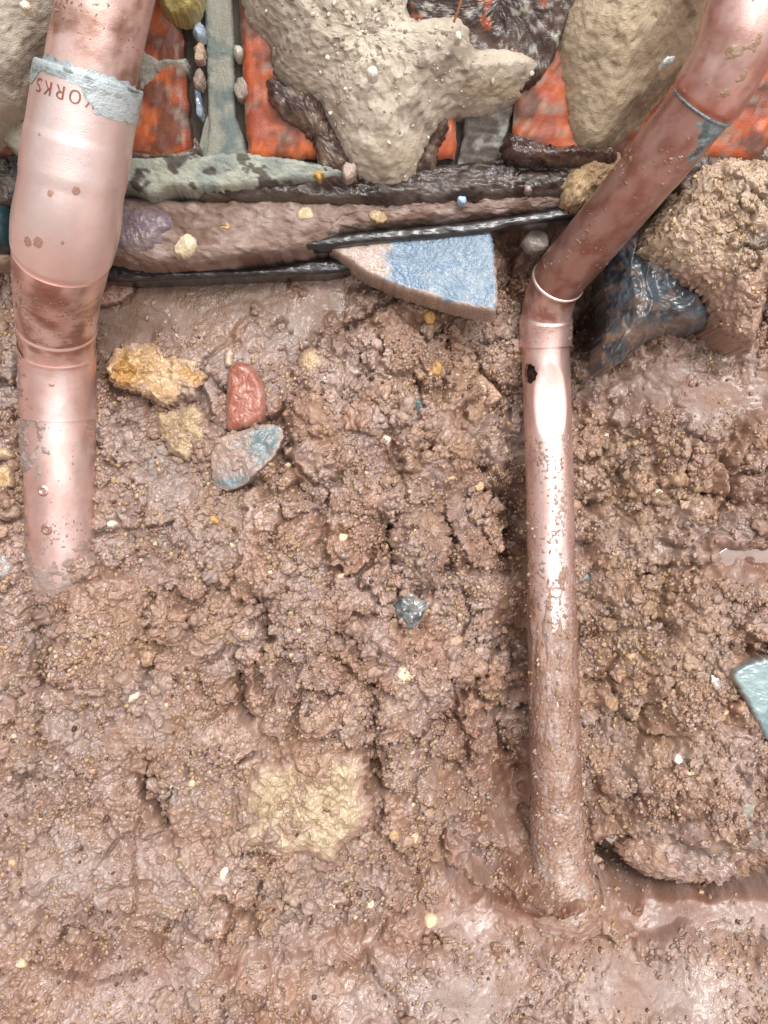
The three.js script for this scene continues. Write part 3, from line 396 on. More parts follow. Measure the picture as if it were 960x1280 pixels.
stone('pale_pebble', ellipse(507, 843, 14, 11, -0.6, 8, 5), 0.5, { thick: 3, bevel: 2.6, seed: 66, rough: 0.4, facet: 3, color: S('#d9c69e', '#e2d6b6', 107, 0.7) }, 'cream angular pebble below the dark flint chip', 'pebble');
stone('pale_pebble', ellipse(167, 870, 6.5, 11, 0.5, 8, 6), 0.3, { thick: 2, bevel: 1.8, seed: 67, rough: 0.2, color: S('#e0cdb4', '#d8c1a4', 108) }, 'lone white pebble in the bank beside the muddy rut', 'pebble');
stone('dark_flint', [[490, 758], [500, 742], [516, 740], [526, 750], [538, 752], [528, 776], [512, 788], [500, 776]], 1.0, { mud: 0.75, thick: 2.2, bevel: 1.4, smooth: 0.1, seed: 68, rough: 0.5, facet: 4, color: S('#3d4142', '#6a6a68', 109, 0.9, 0.4) }, 'dark blue grey flint chip in a cleft of the mud', 'flint', undefined, wetMat);
stone('pale_pebble', ellipse(390, 453, 18, 17, 0, 12, 7, 0.08), 0.3, { thick: 4, bevel: 4, N: 130, K: 28, seed: 69, rough: 0.45, fine: 0.25, color: S('#b59b79', '#a3866a', 110) }, 'round tan pebble in grey mud below the slate tip', 'pebble');
stone('tan_stone', [[590, 474], [602, 468], [618, 484], [628, 498], [612, 508], [600, 506]], -0.2, { thick: 2.6, bevel: 1.6, e: 3, seed: 70, smooth: 0.2, rough: 0.2, tilt: [0.1, 0], color: S('#a07c64', '#8a6a55', 111) }, 'flat tan stone chip set on edge beside the thin pipe', 'stone');
stone('pale_pebble', ellipse(287, 448, 6, 13, 0.1, 8, 8), 1, { thick: 2.4, bevel: 2, seed: 71, rough: 0.3, color: S('#cbb29a', '#d8c6b0', 112) }, 'small whitish pebble at the tip of the red brick fragment', 'pebble');
stone('reddish_chip', [[120, 348], [146, 340], [160, 352], [167, 364], [150, 378], [128, 384], [116, 372]], 2, { thick: 3, bevel: 2, seed: 72, smooth: 0.2, rough: 0.3, facet: 2, tilt: [-0.1, 0], color: S('#8d5f49', '#7d5442', 113) }, 'reddish brown stone chip leaning on the thick pipe below the footing', 'stone');
solid('purple_stone', lump([[138, 272], [160, 262], [186, 262], [212, 268], [220, 286], [208, 304], [188, 318], [160, 320], [142, 310]], 11, { thick: 4.5, bevel: 4, N: 140, K: 30, seed: 73, rough: 0.6, color: S('#74646a', '#85746f', 114) }), stoneMat, 'purple grey stone cast into the footing beside the thick pipe', 'stone');
const embedded = (px, py, rx, ry, w, a, b, seed, label, turn = 0, t = 2, mat = stoneMat) => solid('pebble', lump(ellipse(px, py, rx, ry, turn, 8, seed), w, { thick: t, bevel: t, back: 3, N: 60, K: 14, seed, rough: 0.25, facet: 2, color: S(a, b, seed + 100) }), mat, label, 'pebble');
embedded(233, 308, 14, 16, 13, '#cbbd9d', '#b5a384', 201, 'larger cream pebble set in the footing near the thick pipe', 0.5, 3);
embedded(380, 268, 12, 9, 13, '#c7b794', '#b09d7d', 202, 'cream pebble in the footing under the drooping mortar tongue', -0.4, 2.4);
embedded(472, 272, 11, 8, 13, '#a58b68', '#8c7355', 203, 'tan pebble in the footing above the slate tip', 0.2, 2);
embedded(281, 283, 7, 5, 13, '#b48a55', '#a07c54', 204, 'tiny orange pebble in the footing between two cream ones', 0.2, 1.5);
embedded(398, 219, 6, 5, 21, '#b9924a', '#8f6e3a', 205, 'tiny yellow chip at the foot of the bricks beside the mortar tongue', 0.5, 2);
embedded(436, 214, 9, 11, 21, '#9c8579', '#b09c90', 206, 'pinkish pebble beside the tip of the drooping mortar tongue', 0.3, 3);
embedded(578, 250, 6, 4, 17, '#9fbfd8', '#b7cfe0', 207, 'light blue chip lying on the dark tarry layer', 0, 1.4);
embedded(466, 91, 7, 8, 44, '#d8d2c4', '#c8c0b0', 208, 'white pebble bedded in the face of the middle mortar lump', 0, 2.4);
embedded(572, 45, 5, 6, 45, '#d8d2c4', '#c8c0b0', 209, 'white grain at the dark slab edge of the middle mortar lump', 0, 2.2);
embedded(835, 76, 8, 6, 48, '#cfe0de', '#d8e4e2', 210, 'pale bluish white chip on the tan mortar lump', -0.4, 2);
embedded(32, 8, 7, 6, 68, '#d8cab4', '#c9b9a0', 211, 'white chip on the corner mortar lump', 0, 2.4);
embedded(249, 39, 8, 12, 31, '#8f9fac', '#a9b5bd', 212, 'bluish white pebble topmost in the gap beside the mortar strip', 0, 3.4, wetMat);
embedded(249, 66, 7.5, 12, 29, '#b59a85', '#9c8273', 213, 'pink beige pebble second down in the gap beside the mortar strip', 0, 3);
embedded(249, 98, 7, 13, 26, '#8c7a70', '#a08c80', 214, 'grey brown pebble third down in the gap beside the mortar strip', 0.1, 3);
embedded(248, 128, 5, 20, 24, '#5a6c7b', '#46535f', 215, 'long blue grey pebble lowest in the gap beside the mortar strip', -0.12, 3, wetMat);
embedded(298, 66, 7, 8, 28, '#b5b0a2', '#9d978a', 216, 'white round pebble between the mortar strip and the middle lump', 0, 3.2);
embedded(304, 112, 11, 14, 23, '#8b7c70', '#a59a8e', 217, 'rough grey pebble between the mortar strip and an orange brick', 0.2, 3.5);
embedded(671, 302, 17, 15, 1, '#8a7d74', '#a0958b', 218, 'grey round pebble in the dark hollow between slate and slanting pipe', 0, 4);
embedded(646, 194, 10, 6, 20, '#b0968a', '#8f7a70', 219, 'pinkish pebble at the foot of the bright orange brick', 0.1, 2.5);
embedded(660, 236, 6, 5, 17, '#8f7b70', '#a38f84', 220, 'small dull pebble on the tarry layer nearest the slanting pipe', 0, 2);
solid('yellow_stone', lump([[196, -20], [200, 6], [214, 20], [232, 22], [246, 12], [250, -20]], 38, { thick: 7, bevel: 5, N: 110, K: 24, seed: 74, rough: 0.8, facet: 3, color: S('#a99a62', '#8d7c48', 115) }), stoneMat, 'yellow stone at the very top beside the mortar strip', 'stone');
stone('yellow_stone', ellipse(6, 597, 14, 16, 0, 9, 9), 1, { thick: 4, bevel: 3, seed: 75, rough: 0.5, facet: 3, color: S('#c2a67a', '#a88a62', 116) }, 'pale yellow stone at the edge left of the thick pipe, upper of two', 'stone');
stone('yellow_stone', ellipse(5, 566, 16, 9, 0.2, 9, 10), 1, { thick: 3, bevel: 2.5, seed: 76, rough: 0.4, color: S('#b39b78', '#9a8264', 117) }, 'small flat yellowish stone at the edge above a paler yellow one', 'stone');
stone('grey_stone', ellipse(4, 708, 16, 18, 0, 9, 11), 0, { thick: 3, bevel: 2.5, seed: 77, rough: 0.4, color: S('#7d7a7c', '#918a88', 118) }, 'bluish grey stone at the edge left of where the thick pipe sinks', 'stone');
stone('pale_pebble', ellipse(2, 324, 17, 9, 0, 9, 12), 16, { thick: 4, bevel: 3, back: 14, seed: 78, rough: 0.4, color: S('#ad987c', '#94806a', 119) }, 'tan stone left of the thick pipe elbow at the picture edge', 'stone');
solid('teal_pipe_end', lump([[-40, 262], [4, 258], [15, 268], [14, 300], [8, 312], [-40, 316]], 14, { thick: 7, bevel: 6, N: 100, K: 20, seed: 79, rough: 0.15, color: S('#20393f', '#31484c', 120) }), plasticMat, 'dark teal plastic edge showing left of the thick pipe elbow', 'plastic pipe');
stone('grey_stone', [[872, 1048], [884, 1012], [906, 984], [930, 978], [946, 1000], [940, 1030], [914, 1052], [888, 1068]], -0.5, { thick: 4, bevel: 3.5, N: 140, K: 30, seed: 80, rough: 0.6, color: (x, y, z) => mix(S('#8f877a', '#7d756a', 121)(x, y, z), CM.base, 0.8 * step(0.0, 0.3, f2(x * 0.2, y * 0.2, 17, 3))) }, 'grey stone mostly under mud at the overhang above the trench floor', 'stone');
stone('mortar_clod', [[300, 996], [316, 960], [330, 948], [352, 950], [372, 936], [396, 930], [424, 940], [444, 938], [460, 958], [456, 984], [468, 1004], [458, 1034], [436, 1052], [414, 1078], [384, 1066], [356, 1074], [330, 1058], [296, 1060], [290, 1042], [312, 1024]], 1.2, { thick: 4, bevel: 6, mud: 0.6, N: 300, K: 70, seed: 81, rough: 0.9, fine: 0.25, scale: 0.2, wobble: 0.8, extra: (x, y, t) => t * (1.3 * (0.5 - worley(x / 3.2 + 0.5 * n2(x * 0.4, y * 0.4, 3), y / 3.2 + 0.5 * n2(x * 0.4, y * 0.4, 4), 19).f1 ** 2) + 1.5 * f2(x * 0.07, y * 0.07, 20, 3) + 1.0 * Math.pow(1 - Math.min(1, Math.abs(n2(x * 0.3, y * 0.3, 18)) * 2.6), 2) + 0.6 * f2(x * 0.3, y * 0.3, 19, 3)), color: (x, y, z, t) => mix(S('#a08a6e', '#b19d83', 122, 0.8, 0.2)(x, y, z), CM.base, 0.9 * step(0.7, 0.1, t + 0.4 * f2(x * 0.2, y * 0.2, 20, 3))) }, 'pale sandy clod with a wormy knobbled surface near the trench floor', 'clod', undefined, mudMat);
stone('mud_clod', [[488, 668], [500, 646], [530, 640], [552, 646], [564, 668], [560, 698], [546, 716], [522, 722], [498, 708], [488, 690]], 1.5, { thick: 5, bevel: 5, N: 180, K: 44, seed: 82, rough: 1.0, fine: 0.35, scale: 0.35, wobble: 0.9, color: (x, y, z) => mix(mul(S('#93705c', '#a5856c', 123, 0.8, 0.25, 0.2)(x, y, z), 0.66), CM.base, 0.3) }, 'rounded crumbly brown clod ringed by dark clefts mid bank', 'clod', undefined, mudMat);
// single pebbles one can pick out in the bank
const PICK = `426 720 5 3 c tiny cream pebble|429 672 6 6 c cream pebble above the crumbly bank centre|562 598 8 4 t tan oval pebble above the rounded brown clod|597 606 7 9 t tan pebble at the top of the dark cleft beside the thin pipe|538 1150 9 10 c cream pebble beside the red slip at the trench floor|462 1129 6 7 c cream pebble on the trench floor lip, right of a twin white one|415 1128 4 9 w white sliver on the trench floor lip|280 1092 5 9 w white sliver below the wormy clod|16 1078 7 6 t tan pebble at the lower edge of the bank|28 1202 8 7 c cream pebble alone in the lowest corner mud|516 1046 8 11 t large tan pebble under the crumbly ledge|492 1042 7 8 t tan pebble paired with a larger one under the ledge|757 545 6 7 w white pebble beside the thin pipe in the upper bank|823 617 7 6 w white pebble in gravelly mud right of the thin pipe|730 600 4 5 w tiny white pebble touching the thin pipe|833 880 6 6 c cream pebble in the gravelly mud above the slate rim|905 890 7 5 c cream pebble left of the wet slate|848 949 6 6 w white pebble low in the gravelly mud|774 967 4 5 w small white pebble above the water glint|862 965 5 5 c small cream pebble beside a white one low in the gravel|537 397 8 9 y yellow pebble just under the slate edge|545 462 7 10 y ochre pebble in the mud below the slate|525 463 6 7 c pale pebble left of the ochre one below the slate|483 550 6 6 w white pebble in a crumbly cleft below the slate|796 555 7 6 t tan pebble beside the smooth slip bank|300 475 1 1 c x|730 720 6 8 g blue green chip touching the thin pipe|726 640 3 5 w white speck by the thin pipe|886 448 4 4 w white speck under the plastic sheet|905 449 4 4 w white speck right of its twin under the plastic sheet|920 460 3 3 w tiny white speck below the sandy clod|208 882 4 4 c small pale pebble near the lone white one|140 655 7 5 w white chip beside the thick pipe where it sinks|18 920 5 4 c pale pebble at the far edge of the bank|212 980 5 5 w white pebble beside the dark cleft low in the bank|240 980 5 5 c pale pebble next to the white one low in the bank|190 1003 5 6 w pinkish white pebble above the dark cleft|880 440 3 3 w x|268 650 8 6 y ochre stained pebble below the blue grey stone|445 862 6 8 g grey green chip in the centre of the bank|520 505 9 14 g dark grey chip in crumbly mud below the slate|790 820 8 6 t tan pebble in the gravelly bank|770 690 6 5 c cream grain pebble right of the thin pipe|806 812 6 5 y ochre pebble right of the thin pipe`.split('|');
const PC = { c: ['#cdb795', '#b59c7c'], t: ['#b3936f', '#9c7a5c'], w: ['#dccdb8', '#cdbaa2'], y: ['#b98f52', '#9c7440'], g: ['#67706c', '#4f5856'] };
PICK.forEach((line, i) => {
  const [px, py, rx, ry, k, ...words] = line.split(' '); if (words[0] === 'x') return;
  const [a, b] = PC[k], r = +rx, label = words.join(' ');
  const w = mudHeight(+px, +py) - 0.5, th = Math.min(3, r * 0.28);
  solid('pebble', lump(ellipse(+px, +py, r, +ry, (i * 1.7) % 1 - 0.5, 8, 300 + i), w, { thick: th, bevel: th, back: 3, N: 44, K: 10, seed: 300 + i, rough: 0.2, facet: 2, wobble: 0.1, color: S(a, b, 400 + i) }), stoneMat, label.split(' ').length < 4 ? label + ' in the bank' : label, 'pebble');
});

// the overhanging lip of the bank above the groove along the trench floor
solid('mud_ledge', gritOn(lump([[776, 1068], [800, 1046], [850, 1030], [920, 1012], [1010, 980], [1010, 1050], [964, 1072], [924, 1090], [884, 1100], [834, 1100], [796, 1090]], -14.5, { thick: 4.4, bevel: 7, back: 3, tilt: [0.14, -0.2], N: 340, K: 46, seed: 86, rough: 1.5, fine: 0.4, scale: 0.25, wobble: 1.2, spine: true, extra: (x, y, t) => { const a = worley(x / 3 + 0.6 * n2(x * 0.4, y * 0.4, 3), y / 3 + 0.6 * n2(x * 0.4, y * 0.4, 4), 87), h = 1.6 * (0.5 - a.f1 * a.f1) + (a.id - 0.5) * 1.4; const b = worley(x / 1.3, y / 1.3, 88); return t * (h + 0.5 * (0.5 - b.f1 * b.f1)); }, color: (x, y, z) => { const q = inv(x, y, z); relief(q[0], q[1], x, y); return mudColour(q[0], q[1], x, y); } }), 500, [CM.base, CM.pink, CM.rust, CM.rust], 86), mudMat, 'crumbly overhanging mud lip above the groove at the trench floor', undefined, undefined, 'structure');

// ---------------------------------------------------------------- copper pipes
class Path {
  constructor(list) {                                                 // [px, py, w] down the middle of the pipe
    this.c = new THREE.CatmullRomCurve3(list.map((p) => new THREE.Vector3(...P(p[0], p[1], p[2]))), false, 'centripetal'); this.c.arcLengthDivisions = 1200; this.L = this.c.getLength();
    this.rows = []; for (let i = 0; i <= 1200; i++) { const p = this.c.getPointAt(i / 1200); this.rows.push(inv(p.x, p.y, p.z)); }
  }
  at(py) { let b = 0, e = 1e9; for (let i = 0; i <= 1200; i++) { const d = Math.abs(this.rows[i][1] - py); if (d < e) { e = d; b = i; } } return b / 1200 * this.L; }
  frame(s) {
    const u = clamp(s / this.L), p = this.c.getPointAt(u), t = this.c.getTangentAt(u), f = new THREE.Vector3(0, 0, 1).addScaledVector(t, -t.z).normalize(), x = new THREE.Vector3().crossVectors(t, f).normalize();
    return { p, t, f, x };                                            // f faces out of the bank, x to the side
  }
}
// a skin round the path between s0 and s1: radius(s, a), a = 0 facing out; keep(s, a) false leaves that spot open
function skin(path, s0, s1, radius, colour, { n = 120, m = 64, a0 = -Math.PI, a1 = Math.PI, keep, capStart, capEnd } = {}) {
  const pos = [], col = [], uv = [], idx = [], ok = [];
  for (let i = 0; i <= n; i++) {
    const s = lerp(s0, s1, i / n), { p, f, x } = path.frame(s);
    for (let j = 0; j <= m; j++) {
      const a = lerp(a0, a1, j / m), r = radius(s, a), ca = Math.cos(a) * r, sa = Math.sin(a) * r;
      pos.push(p.x + f.x * ca + x.x * sa, p.y + f.y * ca + x.y * sa, p.z + f.z * ca + x.z * sa);
      col.push(...colour(s, a)); uv.push(s * 0.001, a * 0.01); ok.push(keep ? keep(s, a) : true);
    }
  }
  for (let i = 0; i < n; i++) for (let j = 0; j < m; j++) { const a = i * (m + 1) + j, b = a + 1, c = a + m + 1, d = c + 1; if (ok[a] && ok[b] && ok[d]) idx.push(a, b, d); if (ok[a] && ok[d] && ok[c]) idx.push(a, d, c); }
  for (const [flag, i, s] of [[capStart, 0, s0], [capEnd, n, s1]]) if (flag) {
    const { p, f, x } = path.frame(s), base = pos.length / 3;
    for (let j = 0; j <= m; j++) { const k = (i * (m + 1) + j) * 3; pos.push(pos[k], pos[k + 1], pos[k + 2]); col.push(...colour(s, 0)); uv.push(0, 0); }
    for (let j = 0; j <= m; j++) { const a = lerp(a0, a1, j / m); pos.push(p.x + f.x * Math.cos(a) * flag + x.x * Math.sin(a) * flag, p.y + f.y * Math.cos(a) * flag + x.y * Math.sin(a) * flag, p.z + f.z * Math.cos(a) * flag + x.z * Math.sin(a) * flag); col.push(...colour(s, 0)); uv.push(0, 0); }
    for (let j = 0; j < m; j++) { const a = base + j, b = a + 1, c = a + m + 1, d = c + 1; idx.push(a, b, d, a, d, c); }
  }
  const g = new THREE.BufferGeometry();
  g.setAttribute('position', new THREE.Float32BufferAttribute(pos, 3)); g.setAttribute('color', new THREE.Float32BufferAttribute(col, 3)); g.setAttribute('uv', new THREE.Float32BufferAttribute(uv, 2));
  g.setIndex(idx); g.computeVertexNormals();
  if (a1 - a0 > 6.28 && !keep) { const q = g.attributes.normal; for (let i = 0; i <= n; i++) { const k = i * (m + 1), l = k + m; const v = [q.getX(k) + q.getX(l), q.getY(k) + q.getY(l), q.getZ(k) + q.getZ(l)], e = Math.hypot(...v) || 1; q.setXYZ(k, v[0] / e, v[1] / e, v[2] / e); q.setXYZ(l, v[0] / e, v[1] / e, v[2] / e); } }
  return g;
}
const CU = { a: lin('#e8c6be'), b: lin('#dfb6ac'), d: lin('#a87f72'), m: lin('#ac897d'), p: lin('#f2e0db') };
const copper = (seed, dull, amount) => (s, a) => { const c = mix(CU.a, CU.b, step(-0.4, 0.5, f2(s * 0.1, a * 2, seed, 3))); return mix(mix(c, CU.p, 0.5 * step(-0.1, 0.6, f2(s * 0.06, a * 1.5, seed + 3, 3))), dull, amount * (0.35 + 0.65 * step(-0.3, 0.5, f2(s * 0.12, a * 1.6, seed + 5, 5))) + 0.12 * step(0.25, 0.5, f2(s * 0.8, a * 7, seed + 6, 2))); };
// a thin coat of something on the pipe that thins out to nothing at its ragged edge
function coat(path, s0, s1, a0, a1, r, cover, thick, colour, n = 90, m = 60) {
  return skin(path, s0, s1, (s, a) => r(s, a) + Math.max(-0.3, thick * Math.min(1, cover(s, a) * 2.2) * (0.75 + 0.35 * f2(s * 0.9, a * 7, 3, 3))), colour, { n, m, a0, a1, keep: (s, a) => cover(s, a) > -0.12 });
}
const mudOn = (seed) => (s, a) => mul(mix(mix(CM.base, CM.pink, step(-0.2, 0.3, f2(s * 0.2, a * 2, seed, 3))), CM.rust, 0.4 * step(0, 0.4, f2(s * 0.1, a, seed + 2, 3))), 1 + 0.2 * n2(s * 1.5, a * 9, seed + 4));

{ // the thick pipe
  const path = new Path([[84, 860, -24], [80, 780, -15], [78, 720, -8], [76, 600, -1], [73, 510, 3], [72, 445, 8], [71, 405, 15], [72, 365, 24], [77, 318, 37], [86, 258, 46], [95, 195, 51], [105, 135, 55], [117, 70, 59], [132, 0, 62], [150, -90, 66], [170, -200, 70]]);
  const pipe = thing('copper_pipe', P(80, 780, -26), 'thick copper pipe with offset elbows rising from the mud, grey solder ring near its top', 'pipe');
  const A = (py) => path.at(py), wl = 10.8;
  part('pipe', pipe, skin(path, 0, A(505), () => wl, copper(1, CU.m, 0.4), { n: 160 }), copperMat);
  part('socket', pipe, skin(path, A(521), A(438), (s) => 11.15 + 0.1 * step(A(446), A(440), s), copper(4, CU.m, 0.3), { n: 60, capStart: 10.6, capEnd: 10.6 }), copperMat);
  const tRim = A(408), tCrease = A(318);
  part('elbow', pipe, skin(path, A(442), tCrease, (s) => { const t = (s - A(442)) / (tRim - A(442)); return t < 1 ? lerp(10.9, 11.2, step(0.2, 1, t)) : lerp(11.3, 12.75, clamp((s - tRim) / (tCrease - tRim) * 1.05)); }, copper(7, lin('#946455'), 0.95), { n: 110, capEnd: 12 }), dullCopperMat);
  part('rim', pipe, skin(path, tRim - 0.5, tRim + 0.9, (s) => 11.25 + 0.12 * Math.sqrt(Math.max(0, 1 - ((s - tRim - 0.2) / 0.7) ** 2)), copper(8, CU.p, 0.8), { n: 8 }), copperMat);
  const sTop = A(98);
  const rBody = (s) => { const k = (s - tCrease) / (sTop - tCrease); return 13.05 + 0.32 * step(0.42, 0.5, k) - 0.22 * step(0.66, 0.72, k) - 0.6 * step(0.985, 1, k) - 0.7 * step(0.05, 0, k) + 0.7 * bell(k, 0, 0.2, 0, 0.16, 1); };
  part('elbow_body', pipe, skin(path, tCrease - 0.5, sTop, rBody, (s, a) => mix(copper(9, CU.m, 0.15)(s, a), CU.p, 0.45), { n: 150, m: 96, capEnd: 11 }), copperMat);  // copper paled all over: the bright highlight on this elbow is put into its colour
  part('pipe', pipe, skin(path, A(120), path.L, () => 11.2, copper(12, lin('#8d6757'), 0.95), { n: 120 }), dullCopperMat);
  const grey = (s, a) => mul(mix(lin('#a9b2b4'), lin('#6c7270'), step(0.05, 0.4, f2(s * 0.5, a * 4, 31, 4))), 1 + 0.15 * n2(s * 2, a * 12, 32));
  const rg = (s) => s < sTop ? 13.3 : lerp(12.9, 11.25, step(sTop, sTop + 1.2, s));
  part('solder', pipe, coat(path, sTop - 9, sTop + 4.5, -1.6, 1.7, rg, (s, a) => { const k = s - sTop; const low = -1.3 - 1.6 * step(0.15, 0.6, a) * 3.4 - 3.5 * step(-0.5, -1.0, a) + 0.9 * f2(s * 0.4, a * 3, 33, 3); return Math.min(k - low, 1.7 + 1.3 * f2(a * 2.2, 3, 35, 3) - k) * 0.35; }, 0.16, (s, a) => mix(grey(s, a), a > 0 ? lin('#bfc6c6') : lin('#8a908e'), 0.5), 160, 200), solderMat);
  part('solder_bead', pipe, skin(path, sTop - 0.7, sTop + 1.0, (s, a) => 12.85 + (0.4 + 0.2 * f2(a * 5, 1, 36, 3)) * Math.sqrt(Math.max(0, 1 - ((s - sTop - 0.15) / 0.85) ** 2)), grey, { n: 12, m: 120, a0: -1.7, a1: 1.8 }), solderMat);
  part('mud_film', pipe, coat(path, A(520), A(415), -1.5, -0.15, () => 11.25, (s, a) => -0.25 - 0.5 * (a + 0.75) + 0.6 * f2(s * 0.3, a * 3, 37, 4), 0.8, mudOn(38)), mudMat);
  part('mud_film', pipe, coat(path, A(590), A(521), -1.6, 0.05, () => 10.85, (s, a) => 0.2 - 0.5 * (a + 0.9) + 0.5 * f2(s * 0.3, a * 3, 39, 4) - 0.5 * step(A(585), A(592), s), 1.0, (s, a) => mix(mudOn(40)(s, a), CM.grey, 0.6)), mudMat);
  part('mud_film', pipe, coat(path, A(760), A(640), -1.6, 1.6, () => 10.85, (s, a) => (A(694) - s) / 16 + 0.9 * f2(s * 0.25, a * 2.5, 41, 5), 0.5, (s, a) => mix(mudOn(42)(s, a), CM.grey, 0.45)), mudMat);
  const spot = (py, a, r, seed, hgt = 0.12, rr = 13.3, rf = rBody) => part('mud_spot', pipe, coat(path, A(py) - r * 1.5, A(py) + r * 1.5, a - r * 1.6 / rr, a + r * 1.6 / rr, rf, (s, b) => 0.5 - 0.5 * Math.hypot((s - A(py)) / r, (b - a) * rr / r) + 0.12 * f2(s * 2, b * 20, seed, 2), hgt, (s, b) => mul(lin('#b48d7e'), 1 + 0.3 * n2(s * 3, b * 30, seed)), 16, 16), dullCopperMat);
  spot(236, 0.02, 0.75, 51); spot(228, 0.46, 0.9, 52, 0.06); spot(286, -0.2, 1.1, 53); spot(282, 0.0, 1.2, 54); spot(176, -0.35, 0.35, 55); spot(275, 0.42, 0.4, 56); spot(472, 0.18, 0.7, 57, 0.12, 11.2, () => 11.2);
  part('drip', pipe, coat(path, A(606) - 1.9, A(606) + 1.9, -0.36, 0.02, () => 10.85, (s, a) => { const d = Math.hypot(s - A(606), (a + 0.17) * 11); return 0.45 - Math.abs(d - 1.15) * 0.8; }, 0.5, copper(58, CU.d, 1), 30, 30), copperMat);
  part('drip', pipe, coat(path, A(652) - 1.9, A(652) + 1.9, -0.27, 0.11, () => 10.95, (s, a) => { const d = Math.hypot(s - A(652), (a + 0.08) * 11); return 0.45 - Math.abs(d - 1.1) * 0.8; }, 0.5, mudOn(59), 30, 30), mudMat);
  const specks = (s0, s1, r, seed, dense) => part('mud_specks', pipe, coat(path, A(s0), A(s1), -1.5, 1.5, r, (s, a) => f2(s * 0.9, a * 10, seed, 3) + 0.5 * f2(s * 0.08, a * 1.2, seed + 1, 3) - dense, 0.3, mudOn(seed + 2), 260, 170), mudMat);
  specks(700, 525, () => 10.82, 301, 0.62); specks(405, 330, (s) => lerp(11.3, 12.75, clamp((s - tRim) / (tCrease - tRim) * 1.1)), 304, 0.5); specks(60, -30, () => 11.2, 307, 0.5);
  // raised maker's lettering, upside down as it stands on the elbow
  const font = await new FontLoader().loadAsync('fonts/droid/droid_sans_regular.typeface.json');
  const word = 'YORKS', size = 3.1, glyphs = [];
  let adv = 0;
  for (const ch of word) {
    const g = new TextGeometry(ch, { font, size, depth: 0.16, curveSegments: 4, bevelEnabled: false }); g.computeBoundingBox(); const w = g.boundingBox.max.x; g.translate(adv, 0, 0); adv += w + 0.9; g.deleteAttribute('normal'); g.deleteAttribute('uv'); glyphs.push(g.index ? g.toNonIndexed() : g);
  }
  const tg = mergeGeometries(glyphs), tp = tg.attributes.position, col = [];
  for (let i = 0; i < tp.count; i++) {
    const s = sTop - 3.0 - tp.getY(i), a = 0.56 - tp.getX(i) / 13.2, r = 13.19 + tp.getZ(i), fr = path.frame(s);
    const q = fr.p.clone().addScaledVector(fr.f, Math.cos(a) * r).addScaledVector(fr.x, Math.sin(a) * r); tp.setXYZ(i, q.x, q.y, q.z); col.push(...lin('#8f5e50'));
  }
  tg.setAttribute('color', new THREE.Float32BufferAttribute(col, 3)); tg.setAttribute('uv', new THREE.Float32BufferAttribute(new Float32Array(tp.count * 2), 2)); tg.computeVertexNormals();
  part('lettering', pipe, tg, dullCopperMat);
}
